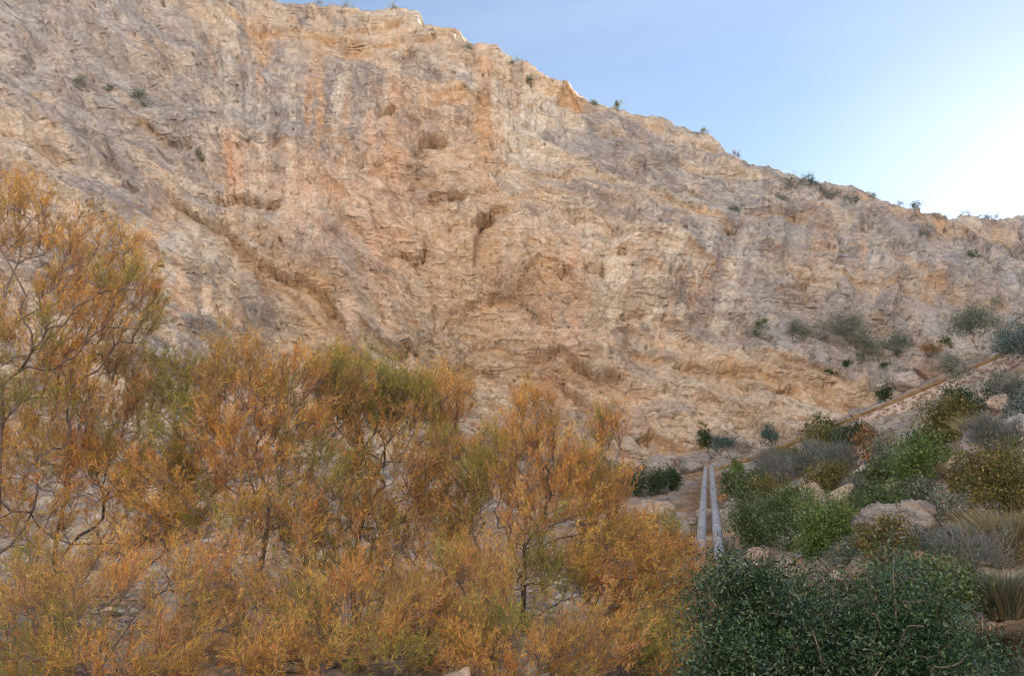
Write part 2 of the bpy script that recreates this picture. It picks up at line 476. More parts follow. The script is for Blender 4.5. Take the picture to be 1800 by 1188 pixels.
# broken blocks and facets
f1, f2, fac, rn = worley(wal * .22, wq * .42, 1)
d += fac * .75 + (rn - .5) * .4 - .25 * (1 - sstep(0, .10, f2 - f1))
f1, f2, fac, rn2 = worley(wal * .75 + d * .1, wq * 1.25, 2)
d += (1 - .75 * calm) * (fac * .34 + (rn2 - .5) * .14 - .08 * (1 - sstep(0, .10, f2 - f1)))
f1, f2, fac, rn3 = worley(al * 2.1 + wx * 3, q * 3.2 + wy * 3, 3)
d += (fac * .10 + (rn3 - .5) * .05) * (1 - .4 * fl) * (1 - .8 * calm)
d += (1 - .6 * calm) * (.16 * ridged(wal * .35, wq * .5, 4, 71) + .07 * ridged(al * 1.7, q * 2.2, 3, 75)) + (.045 - .02 * calm) * fbm(al * 5, q * 6, 2, 79)
f1p, _a, _b, rp_ = worley(al * .9 + wx, q * 1.1 + wy, 8)
pit = (1 - sstep(.05, .16, f1p)) * (rp_ > .80)
d += -.55 * pit
f1c, f2c, _a, _b = worley(wal * .42 + .5 * pn(al, q, 7), wq * .85 + .5 * pn(al, q, 9), 5)
crev = (1 - sstep(.0, .05, f2c - f1c)) * sstep(.0, .4, fbm(al * .13, q * .2, 3, 87))
d += -.30 * crev
f1c, f2c, _a, _b = worley(wal * 1.3 + .6 * pn(al * 2, q * 2, 7), wq * 2.3 + .6 * pn(al * 2, q * 2, 9), 6)
crev2 = (1 - sstep(.0, .10, f2c - f1c)) * sstep(.05, .4, fbm(al * .3, q * .4, 3, 88)) * (1 - .7 * calm)
d += -.16 * crev2
# thin diagonal cracks
ck = np.abs(fbm(wal * .16 + wq * .10, wq * .42, 3, 83))
d += -.55 * (1 - sstep(0, .022, ck)) * sstep(-.1, .2, fbm(al * .1, q * .1, 2, 84))
# undersides and ledge tops are inclined faces, not sheer steps
def relax(down, up, lx, n=1):
    for it in range(n):
        for j in range(NR - 2, -1, -1):
            d[:, j] = np.maximum(d[:, j], d[:, j + 1] - down)
        for j in range(1, NR):
            d[:, j] = np.maximum(d[:, j], d[:, j - 1] - up)
        for i in range(1, len(xs)):
            d[i] = np.maximum(d[i], d[i - 1] - lx * max(1, (xs[i] - xs[i - 1]) / .12))
        for i in range(len(xs) - 2, -1, -1):
            d[i] = np.maximum(d[i], d[i + 1] - lx * max(1, (xs[i + 1] - xs[i]) / .12))
relax(.24, .26, .28)
zone = np.zeros(px.shape, np.float32)
for p_, a_, dec in LIPS:
    zone = np.maximum(zone, np.clip(-lip(p_, 1.6, dec * 1.1, 3.0, 0, 2.0), 0, 1))
db = d.copy()
for sh in (1, 2, 3, 4, 5):
    db[sh:] += d[:-sh]; db[:-sh] += d[sh:]
cnt = np.ones(len(xs))
for sh in (1, 2, 3, 4, 5):
    cnt[sh:] += 1; cnt[:-sh] += 1
db /= cnt[:, None]
d = d * (1 - zone) + db * zone
for p_, a_, dec in LIPS:
    d += lip(p_, a_ * .52, dec, 3.0, .3, 2.0)
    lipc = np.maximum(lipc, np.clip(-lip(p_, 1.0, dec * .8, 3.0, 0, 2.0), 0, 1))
relax(.60, .5, .6)
for (hx, hy, hr, ha) in ((86, 472, 17, 7), (125, 400, 7, 3.5), (46, 637, 8, 4), (866, 806, 9, 4), (768, 266, 8, 3.2), (686, 214, 5, 2), (484, 284, 3.5, 1.5), (480, 298, 3.5, 1.2), (1090, 466, 8, 2.0), (1060, 492, 7, 1.6), (430, 281, 4, 1.6),
                         (852, 386, 7, 2.6), (1146, 752, 8, 1.2), (1098, 556, 4, 2), (994, 483, 5, 2.2), (1420, 425, 4, 1.5), (1446, 465, 4, 1.2), (1275, 420, 6, 2), (724, 586, 7, 2.5), (742, 438, 5, 2), (500, 430, 5, 1.5), (640, 455, 4, 1.5), (1310, 360, 5, 1.2), (640, 300, 4, 1.4), (560, 232, 3, 1.2)):
    hb = blob(hx, hy, hr * .95, hr * .6, 22, 1.6, 7.0)
    d += -ha * hb
for gp, ga in (([(372, 342), (400, 346), (425, 343), (455, 354), (490, 360)], 2.2), ([(838, 394), (850, 387), (860, 382), (864, 370)], 2.4), ([(674, 224), (682, 216), (694, 208)], 2.0), ([(985, 485), (1003, 482)], 1.6), ([(1080, 557), (1128, 553)], 1.4),
               ([(660, 372), (664, 410)], 1.0), ([(672, 452), (690, 500)], .9), ([(700, 432), (735, 438), (746, 424)], 1.4), ([(1128, 754), (1150, 744), (1182, 756)], 1.8), ([(242, 207), (290, 233), (330, 246)], 1.3), ([(320, 352), (360, 382), (410, 412)], 1.5),
               ([(455, 456), (500, 478), (540, 492), (572, 514), (600, 556)], 1.8), ([(195, 313), (222, 330), (250, 346)], 1.4), ([(755, 356), (785, 358), (812, 352)], 1.6), ([(1000, 612), (1030, 628), (1060, 644)], 1.3), ([(985, 634), (1020, 664)], 1.2),
               ([(40, 250), (100, 266), (130, 274)], .9), ([(1200, 627), (1250, 635), (1300, 648)], 1.0), ([(1312, 671), (1400, 678)], 1.0), ([(1400, 520), (1420, 505), (1408, 498)], 1.1), ([(640, 590), (690, 600), (722, 582), (726, 560)], 1.6)):
    d += lip(gp, ga * .75, 3.0, 1.4, .25, 5.0)

# keep the crest line quiet on its last rows
crest = sstep(.0, .012, 1 - tt)[None, :]
crest2 = sstep(.0, .05, 1 - tt)[None, :]
qr = sstep(790, 830, px)
d = d * (1 - qr) * (0.25 + .75 * crest) + d * qr * (.12 + .88 * crest2)
kk = cl_k(X)
nrm = np.stack([np.zeros_like(kk), -np.ones_like(kk), kk], -1)
nrm /= np.linalg.norm(nrm, axis=-1, keepdims=True)
V = B + nrm * d[..., None]
V[..., 0] += .25 * fbm(al * .6, q * .9, 3, 90) + .12 * d * np.sin(al * .3)
# ragged crest
V[..., 2] += (1 - crest) * (fbm(xs * .35, xs * 0, 3, 92) * .35 + fbm(xs * 1.6, xs * 0 + 4, 3, 93) * .2)[:, None] * sstep(.85, 1, tt)[None, :]

# albedo
TAN, GREY, ORG, PINK, CREAM, BRN, DGREY = (srgb(198, 183, 168), srgb(158, 154, 154), srgb(206, 165, 122), srgb(214, 176, 152), srgb(222, 212, 198), srgb(140, 112, 88), srgb(126, 122, 122))
C = np.broadcast_to(TAN, B.shape).astype(np.float32).copy()
def mixc(c, f):
    global C
    f = np.clip(f, 0, 1)[..., None]
    C = C * (1 - f) + c * f
lo = fbm(al * .06, q * .14, 4, 101)
mixc(CREAM, .55 * sstep(0, .5, fbm(al * .13, q * .3, 4, 102)))
mixc(ORG, .40 * sstep(.08, .45, fbm(al * .12, q * .35, 4, 103, .6)) * (1 - .3 * rightm))
bed_f = fbm(al * .10, q * .30, 5, 104, .6)
gw = (-.05 + .20 * (1 - sstep(150, 480, px)) + .24 * sstep(1120, 1400, px) - .18 * blob(760, 400, 260, 260, 0, 1.5) + .62 * blob(230, 120, 420, 150, 20, 1.5) + .35 * blob(480, 190, 240, 50, 12) + .45 * blob(1130, 290, 230, 55, 22) + .30 * blob(950, 130, 160, 40, 25) + .50 * blob(1430, 420, 330, 70, 18)
      + .55 * blob(1400, 570, 260, 50, 12) + .45 * blob(1680, 520, 200, 90, 8) + .4 * blob(1160, 610, 90, 32, 10) + .45 * blob(1190, 700, 60, 22, 10) + .55 * blob(1150, 795, 130, 26) + .45 * blob(230, 370, 60, 60) + .42 * blob(700, 430, 12, 80, -4)
      + .35 * blob(440, 560, 60, 50) + .5 * blob(350, 610, 90, 60) + .3 * blob(650, 620, 50, 60) + .28 * blob(600, 250, 40, 40) - .55 * blob(1480, 700, 190, 36, 8) - .45 * blob(1290, 650, 130, 24, 10) - .5 * blob(1340, 378, 60, 9, 6) - .35 * blob(1450, 345, 200, 16, 18)
      - .4 * blob(1740, 405, 60, 10, 0) - .3 * blob(600, 60, 200, 40))
gm_ = sstep(.0, .20, bed_f * .55 + lo * .35 + gw)
mixc(GREY, .9 * gm_)
mixc(srgb(148, 136, 134), .6 * gm_ * sstep(-.05, .25, fbm(al * .2, q * .5, 4, 106, .6)))
mixc(TAN, .8 * gm_ * sstep(.22, .40, fbm(al * .35, q * .55, 4, 107, .6)))
mixc(srgb(194, 178, 154), .6 * bowl)
stv = pn(xf * 1.1, zz * .045, 111) + .6 * pn(xf * 3.1, zz * .11, 112) + .35 * pn(xf * 7, zz * .3, 113)
mixc(CREAM, .75 * sstep(.12, .40, stv) * (.06 + .94 * fl))
mixc(GREY * .85, .75 * sstep(.12, .40, -stv) * (.06 + .94 * fl))
st2 = pn(xf * .45, zz * .03, 115) + .5 * pn(xf * 1.4, zz * .07, 116)
mixc(PINK * .97, .7 * sstep(.15, .45, st2) * (.2 + .8 * fl)); mixc(ORG, .6 * sstep(.3, .6, st2) * fl)
PATCH = [(640, 420, 110, 180, PINK, .55), (760, 230, 120, 70, ORG, .45), (980, 560, 60, 120, PINK, .5), (560, 560, 60, 60, ORG, .4), (840, 480, 60, 90, ORG, .3), (430, 280, 50, 55, PINK, .8), (408, 300, 12, 40, srgb(206, 150, 112), .8), (540, 390, 90, 90, PINK, .55), (1085, 690, 60, 55, PINK, .8), (1000, 570, 50, 90, PINK, .6), (1232, 520, 26, 50, PINK, .9), (960, 470, 50, 60, ORG, .55),
    (600, 600, 16, 70, PINK, .8), (560, 300, 60, 40, PINK, .3), (720, 250, 70, 60, PINK, .5), (870, 260, 20, 50, PINK, .6), (660, 380, 40, 60, PINK, .5), (720, 410, 30, 24, PINK, .6), (960, 650, 90, 40, PINK, .3), (900, 720, 90, 40, PINK, .5),
    (540, 500, 70, 14, ORG, .7), (790, 190, 60, 16, ORG, .7), (800, 300, 60, 60, ORG, .35), (640, 85, 110, 40, ORG, .5), (1010, 190, 40, 25, ORG, .6), (1180, 750, 60, 22, ORG, .8), (1330, 650, 120, 16, ORG, .8), (1480, 690, 110, 18, ORG, .7),
    (1400, 500, 26, 60, ORG, .35), (1650, 400, 150, 14, ORG, .6), (1450, 330, 120, 12, ORG, .7), (1740, 405, 40, 14, ORG, .7), (1500, 500, 120, 16, ORG, .5), (240, 195, 14, 8, ORG, .9), (270, 20, 120, 22, ORG, .4), (1740, 520, 80, 10, ORG, .6),
    (1100, 440, 60, 90, ORG, .35), (1010, 630, 90, 14, BRN, .6), (480, 450, 60, 40, BRN, .4), (860, 430, 26, 50, BRN, .35), (770, 330, 60, 30, BRN, .35), (1100, 520, 80, 40, CREAM, .5), (1180, 360, 90, 30, CREAM, .4), (1500, 720, 120, 14, CREAM, .6),
    (360, 450, 80, 60, CREAM, .5), (1300, 720, 150, 30, ORG, .35), (1620, 600, 40, 14, PINK, .4), (1730, 600, 70, 20, CREAM, .4)]
for (bx, by, rx, ry, c, s) in PATCH:
    nn = sstep(-.35, .45, fbm(xf * .9, zz * .35, 3, int(bx) % 37))
    mixc(c, s * blob(bx, by, rx, ry, 12 if rx > ry else 0, 1.2, 16.0) * (.35 + .65 * nn))
# dark mineral and lichen flecks, bed by bed
brd = np.clip(.75 * (1 - sstep(60, 560, px + .9 * (py - 60))) + .7 * blob(300, 110, 420, 110, 18, 1.5) + .75 * sstep(1120, 1420, px) * (1 - sstep(600, 690, py + .1 * (1400 - px))) * sstep(-10, 40, py - np.interp(px, SKYLINE[:, 0], SKYLINE[:, 1]) - 20) + .5 * blob(1120, 290, 200, 50, 22), 0, 1)
brd *= .45 + .55 * sstep(-.25, .15, fbm(al * .06, q * .22, 4, 108))
mixc(srgb(172, 167, 165), .55 * brd)
cen = blob(760, 400, 330, 220, 10, 1.5) + .8 * blob(1060, 620, 160, 110, 30)
mixc(srgb(212, 174, 142), .28 * cen * sstep(-.2, .3, fbm(xf * .12, zz * .05, 4, 109)))
mixc(DGREY, .5 * sstep(.28, .55, fbm(al * .55, q * 1.0, 4, 121, .6)) * (.35 + .65 * gm_))
mixc(BRN, .55 * sstep(.30, .62, fbm(al * .6, q * 1.7, 4, 122, .6)) * (.4 + .6 * bowl))
mixc(CREAM, .35 * (1 - .6 * gm_) * sstep(.25, .6, fbm(al * .9, q * 1.9, 3, 123, .6)))
mixc(ORG, .3 * (1 - .7 * gm_) * sstep(.3, .6, fbm(al * 1.2, q * 2.2, 3, 124, .6)))
for sc_, th_, am_ in ((.35, .030, .55), (.9, .05, .45)):
    c_ = np.abs(fbm(wal * sc_ * .6 + wq * .1, wq * sc_ * 1.3, 4, 130 + sc_, .6))
    mixc(BRN * .6, am_ * (1 - sstep(0, th_, c_)) * sstep(-.15, .25, fbm(al * .15, q * .2, 3, 131 + sc_)))
mixc(BRN * .55, .6 * crev); mixc(BRN * .7, .5 * crev2)
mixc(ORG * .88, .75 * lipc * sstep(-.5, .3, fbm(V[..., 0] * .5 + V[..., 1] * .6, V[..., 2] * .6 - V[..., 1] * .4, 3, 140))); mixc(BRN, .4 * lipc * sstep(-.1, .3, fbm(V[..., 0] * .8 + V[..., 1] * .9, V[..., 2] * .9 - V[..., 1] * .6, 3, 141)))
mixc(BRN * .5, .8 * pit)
C *= (1 + .12 * fbm(al * 7, q * 8, 2, 126, .8))[..., None]
C *= (1 + .13 * fbm(al * 3.5, q * 4.5, 3, 125, .7))[..., None] * (.95 + .1 * (rn - .5))[..., None]
C *= 1.04
cliff_tap = (px.copy(), py.copy())

# plateau behind the crest
nback = np.arange(1, NB + 1)
step = 0.5 * 1.32 ** nback
off = np.cumsum(step)
top = V[:, -1, :]
bk = np.repeat(top[:, None, :], NB, 1)
bk[..., 1] += off[None, :]
bk[..., 0] += off[None, :] * 0.1
bk[..., 2] -= (off[None, :] * .22 + .3) + .5 * pn(bk[..., 0] * .4, bk[..., 1] * .4, 95) * np.minimum(1, off[None, :] / 4)
W = np.concatenate([V, bk], 1)
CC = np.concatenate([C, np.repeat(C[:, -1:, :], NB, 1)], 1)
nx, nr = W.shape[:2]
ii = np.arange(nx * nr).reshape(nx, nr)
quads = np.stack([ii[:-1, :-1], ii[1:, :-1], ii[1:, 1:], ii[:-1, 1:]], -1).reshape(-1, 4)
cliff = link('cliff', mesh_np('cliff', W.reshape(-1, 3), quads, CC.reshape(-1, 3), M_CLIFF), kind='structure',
             label='tall pale limestone cliff with orange streaks and tilted beds')
VPX, VPY = project(V)
VC = V.reshape(-1, 3); VPX = VPX.ravel(); VPY = VPY.ravel()
def on_cliff(a, b):
    k = np.argmin((VPX - a) ** 2 + (VPY - b) ** 2)
    return VC[k].copy()

# ------------------------------------------------------------------ GROUND
GC = [(0, 1188, 9), (450, 1188, 9.5), (900, 1188, 10), (1300, 1188, 10), (1600, 1188, 8), (1800, 1188, 6.5), (200, 1050, 17), (300, 1000, 22), (300, 905, 33), (280, 850, 45), (60, 850, 44), (500, 870, 42),
      (700, 870, 44), (700, 820, 58), (300, 800, 57), (0, 780, 56), (900, 860, 50), (1100, 900, 38), (1100, 868, 47), (1100, 848, 55), (1190, 850, 56), (1040, 975, 26), (1215, 905, 42), (1240, 880, 46), (1233, 990, 30), (1290, 965, 31), (1290, 850, 50),
      (1330, 822, 53), (1400, 800, 50), (1480, 776, 47.5), (1540, 758, 45.5), (1610, 736, 44), (1660, 722, 42), (1730, 690, 40), (1800, 655, 37.5), (1900, 600, 34),
      (1400, 870, 38), (1400, 950, 26), (1400, 1060, 17), (1500, 850, 35), (1500, 950, 23), (1600, 800, 35), (1600, 900, 23.5), (1600, 1000, 15.5), (1700, 760, 33), (1700, 850, 24), (1700, 950, 16.5), (1700, 1080, 10),
      (1800, 720, 29), (1800, 800, 22.5), (1800, 900, 16), (1800, 1000, 11.5), (1950, 750, 22), (2050, 950, 12)]
gpts = [at(a, b, c) for a, b, c in GC]
# right behind the masonry wall the terrace lies level with its top, then meets the cliff
for a, b, c in ((1240, 828, 62), (1330, 802, 60), (1400, 778, 57), (1480, 748, 55), (1560, 716, 53), (1640, 684, 51), (1720, 648, 50), (1800, 612, 49), (1300, 800, 68), (1500, 730, 64), (1700, 640, 62), (1900, 570, 60)):
    gpts.append(at(a, b, c))
gpts += [np.array(p, float) for p in ((0, 0, 0), (-4, -3, 0), (4, -2, .3), (0, 4, .1), (-30, 5, -.5), (-60, 30, 2), (-60, 60, 8), (-100, 70, 12), (30, 0, 9), (45, 15, 17), (70, 30, 27), (90, 0, 30), (70, -40, 24), (0, 90, 10), (60, 90, 20),
          (-30, -15, 2), (-60, -30, 25), (0, -16, 1), (0, -35, 35), (50, -45, 50), (-70, -75, 95), (0, -75, 100), (70, -85, 105), (-110, -40, 45), (110, -60, 70), (-120, 0, 12), (-110, -120, 150), (110, -130, 150), (0, -140, 170), (0, 160, 10), (-150, 100, 20))]  # points behind the camera shape an unseen steep slope, added to bounce sunlight
gpts = np.array(gpts)
def _phi(r): return r
A = _phi(np.linalg.norm(gpts[:, None, :2] - gpts[None, :, :2], axis=-1))
n_ = len(gpts)
A = np.block([[A, np.ones((n_, 1))], [np.ones((1, n_)), np.zeros((1, 1))]])
A[:n_, :n_] -= np.eye(n_) * .25
wts = np.linalg.solve(A, np.concatenate([gpts[:, 2], [0]]))
def ground_base(x, y):
    sh = x.shape; x = x.ravel(); y = y.ravel(); o = np.empty_like(x)
    for i in range(0, len(x), 60000):
        r = np.hypot(x[i:i + 60000, None] - gpts[None, :, 0], y[i:i + 60000, None] - gpts[None, :, 1])
        o[i:i + 60000] = _phi(r) @ wts[:-1] + wts[-1]
    return o.reshape(sh)

azs = np.concatenate([np.linspace(-180, -40, 40, endpoint=False), np.linspace(-40, 44, 520), np.linspace(46, 180, 38)])
rads = np.concatenate([[0.0, .6, 1.5, 2.5], 3.5 * (78 / 3.5) ** np.linspace(0, 1, 235), 84 * (900 / 84.) ** np.linspace(0, 1, 16)])
AZ, RR = np.meshgrid(np.radians(azs), rads, indexing='ij')
GX, GY = RR * np.sin(AZ), RR * np.cos(AZ)
GXc, GYc = np.clip(GX, -160, 160), np.clip(GY, -170, 170)
GZ = ground_base(GXc, GYc)
near = 1 - sstep(60, 200, RR)
rough = np.clip(.35 + .65 * sstep(-.15, .35, fbm(GX * .12, GY * .12, 3, 201)), 0, 1) * sstep(2, 6, RR)
w1 = fbm(GX * .3, GY * .3, 3, 202)
f1, f2, fac, rn = worley(GX * .45 + w1 * .5, GY * .45 + w1 * .4, 5)
g2 = worley(GX * 1.4 + w1, GY * 1.4, 6)
g3 = worley(GX * 3.7, GY * 3.7, 7)
pipe_x = 4 + (GY - 20) * .258
rough = rough * (1 - .85 * np.exp(-((GX - pipe_x) / 1.3) ** 2) * (GY > 10) * (GY < 60))
GD = rough * (fac * .5 + (rn - .5) * .25 + g2[2] * .2 + (g2[3] - .5) * .1 + g3[2] * .07 + (g3[3] > .6) * .05 * (1 - sstep(.1, .45, g3[0]))
     + .12 * ridged(GX * .7, GY * .7, 3, 203)) + .4 * fbm(GX * .06, GY * .06, 2, 204) * sstep(5, 20, RR)
GZ = GZ + GD * near
G = np.stack([GX, GY, GZ], -1)
SOIL, STN, STW = srgb(150, 122, 96), srgb(176, 160, 146), srgb(205, 190, 172)
gc = np.broadcast_to(SOIL, G.shape).copy()
def gmix(c, f):
    global gc
    f = np.clip(f, 0, 1)[..., None]; gc = gc * (1 - f) + c * f
gmix(STN, sstep(.0, .5, rough + .5 * (rn - .5) + .3 * fbm(GX * .8, GY * .8, 3, 205)))
gmix(STW, .7 * (g2[3] > .62) * sstep(.2, .6, rough))
gmix(srgb(196, 150, 110), .6 * sstep(.1, .5, fbm(GX * .25, GY * .25, 3, 206)))
gmix(srgb(150, 146, 146), .6 * sstep(.1, .5, fbm(GX * .3, GY * .3, 3, 207)))
gmix(srgb(112, 98, 70), .6 * sstep(.25, .5, fbm(GX * .9, GY * .9, 3, 208)))
gc *= (1 + .3 * (g3[3] - .5))[..., None] * .9
opp = sstep(12, 30, -GY)[..., None]  # unseen slope behind the camera, coloured paler to bounce light onto the cliff
gc = gc * (1 - opp) + srgb(212, 207, 200) * opp * (1 + .25 * pn(GX * .1, GY * .1, 210))[..., None]
nx, nr = G.shape[:2]
ii = np.arange(nx * nr).reshape(nx, nr)
quads = np.stack([ii[:-1, :-1], ii[1:, :-1], ii[1:, 1:], ii[:-1, 1:]], -1)[:, 1:, ...].reshape(-1, 4)[:, ::-1]
ground = link('ground', mesh_np('ground', G.reshape(-1, 3), quads, gc.reshape(-1, 3), M_GROUND), kind='structure',
              label='stony hillside and terrace below the cliff')
gm = (np.abs(AZ) < 1.0) & (RR > 3) & (RR < 80)
GPTS = G[gm]; GPX, GPY = project(GPTS)
from mathutils.kdtree import KDTree
def on_ground(a, b):
    """first terrain point the camera sees at this pixel"""
    m = (np.abs(GPX - a) < 7) & (np.abs(GPY - b) < 5)
    if not m.any():
        k = np.argmin((GPX - a) ** 2 + (GPY - b) ** 2)
        return GPTS[k].copy()
    c = GPTS[m]
    return c[np.argmin(c[:, 1])].copy()
def gz(x, y):
    k = np.argmin((GPTS[:, 0] - x) ** 2 + (GPTS[:, 1] - y) ** 2)
    return float(GPTS[k, 2])
#@@PART2@@

# ------------------------------------------------------------------ plants
def unit(v):
    return v / np.maximum(np.linalg.norm(v, axis=-1, keepdims=True), 1e-9)

def grow(root, pts, alpha=.35, down_pen=1.5):
    """join scattered crown points into one branching skeleton that starts at the root nodes"""
    root = np.atleast_2d(np.asarray(root, float))
    N = [root[0]]; par = [-1]; pl = [0.0]
    for r_ in root[1:]:
        par.append(len(N) - 1); pl.append(pl[-1] + np.linalg.norm(r_ - N[-1])); N.append(r_)
    nr_ = len(N)
    pts = pts[np.argsort(np.linalg.norm(pts - root[0], axis=1))]
    A_ = np.zeros((nr_ + len(pts), 3)); A_[:nr_] = N
    L_ = np.zeros(len(A_)); L_[:nr_] = pl
    P_ = np.full(len(A_), -1); P_[:nr_] = par
    n = nr_
    for p in pts:
        dv = p - A_[:n]
        dist = np.linalg.norm(dv, axis=1)
        pen = down_pen * np.maximum(0, -dv[:, 2])
        k = int(np.argmin(dist + alpha * L_[:n] + pen))
        A_[n] = p; P_[n] = k; L_[n] = L_[k] + dist[k]; n += 1
    ch = np.zeros(n)
    w_ = np.full(n, 1.0)
    for k in range(n - 1, 0, -1):
        w_[P_[k]] += w_[k]
    return A_, P_, w_

def tubes(A_, P_, rad, sides=5, sub=3, bend=.12, seed=0, minr=.002):
    r_ = np.random.default_rng(seed)
    k = np.arange(1, len(A_))
    k = k[P_[1:] >= 0]
    a, b = A_[P_[k]], A_[k]
    pp = P_[P_[k]]
    ta = np.where((pp >= 0)[:, None], a - A_[np.maximum(pp, 0)], b - a)
    ln = np.linalg.norm(b - a, axis=1, keepdims=True)
    c1 = a + unit(ta) * ln * .35
    c1 += r_.normal(0, 1, c1.shape) * ln * bend * .5
    ra = np.minimum(rad[P_[k]], rad[k] * 1.35)[:, None]; rb = rad[k][:, None]
    t = np.linspace(0, 1, sub + 1)[None, :, None]
    C_ = (1 - t) ** 2 * a[:, None] + 2 * t * (1 - t) * c1[:, None] + t * t * b[:, None]
    R_ = np.maximum(ra[:, None] * (1 - t) + rb[:, None] * t, minr)
    T_ = unit(np.gradient(C_, axis=1))
    up = np.where(np.abs(T_[..., 2:3]) > .9, np.array([1., 0, 0]), np.array([0, 0, 1.]))
    U_ = unit(np.cross(T_, up)); W_ = np.cross(T_, U_)
    th = np.arange(sides) * 2 * np.pi / sides
    Q = C_[:, :, None] + R_[:, :, None] * (U_[:, :, None] * np.cos(th)[None, None, :, None] + W_[:, :, None] * np.sin(th)[None, None, :, None])
    m = len(k)
    ix = np.arange(m * (sub + 1) * sides).reshape(m, sub + 1, sides)
    f = np.stack([ix[:, :-1, :], np.roll(ix, -1, 2)[:, :-1, :], np.roll(ix, -1, 2)[:, 1:, :], ix[:, 1:, :]], -1).reshape(-1, 4)
    return Q.reshape(-1, 3), f

def bark_col(V, base, seed=0):
    n = pn(V[:, 0] * 3, V[:, 2] * 5 + V[:, 1], seed) * .35 + 1 + np.random.default_rng(seed).normal(0, .12, len(V))
    return base[None] * n[:, None]

def strips(P0, D0, length, width, droop=0.0, seed=0):
    """one thin tapering triangle for each start point and direction"""
    r_ = np.random.default_rng(seed)
    side = unit(np.cross(D0, r_.normal(0, 1, D0.shape)))
    a = P0 - side * width[:, None] * .5
    b = P0 + side * width[:, None] * .5
    c = P0 + D0 * length[:, None] + np.array([0, 0, -1.]) * (droop * length)[:, None]
    return np.stack([a, b, c], 1).reshape(-1, 3)

def tamarisk_spray(P0, D0, L0, per, nlen, nwid, seed):
    """feathery spray: a twig, side twiglets and hair-thin scale leaves"""
    r_ = np.random.default_rng(seed)
    n = len(P0); TW = 7
    t = r_.uniform(.15, 1.0, (n, TW))
    up = np.array([0, 0, 1.])
    base = P0[:, None] + D0[:, None] * (L0[:, None] * t)[..., None] + up * (.10 * L0[:, None] * t * t)[..., None]
    td = unit(D0[:, None] + r_.normal(0, .48, (n, TW, 3)) + up * .12)
    tl = L0[:, None] * r_.uniform(.25, .55, (n, TW)) * (1.15 - .5 * t)
    s = r_.uniform(0.05, 1, (n, TW, per))
    nb = base[:, :, None] + td[:, :, None] * (tl[:, :, None] * s)[..., None]
    nd = unit(td[:, :, None] + r_.normal(0, .46, (n, TW, per, 3)))
    nl = nlen * r_.uniform(.5, 1.3, (n, TW, per)); nw = nwid * r_.uniform(.7, 1.3, (n, TW, per))
    NV = strips(nb.reshape(-1, 3), nd.reshape(-1, 3), nl.ravel(), nw.ravel(), 0, seed + 1)
    TV = strips(base.reshape(-1, 3), td.reshape(-1, 3), tl.ravel(), np.full(tl.size, nwid * .55), 0, seed + 2)
    MV = strips(P0, unit(D0 + up * .1), L0 * 1.05, np.full(n, nwid * .8), 0, seed + 3)
    return NV, np.concatenate([TV, MV]), TW * per

ORANGES = np.array([srgb(222, 172, 102), srgb(216, 157, 95), srgb(230, 188, 108), srgb(208, 165, 94), srgb(202, 155, 115), srgb(192, 165, 98)])
GREENS = np.array([srgb(160, 158, 84), srgb(142, 148, 82), srgb(182, 168, 88)])

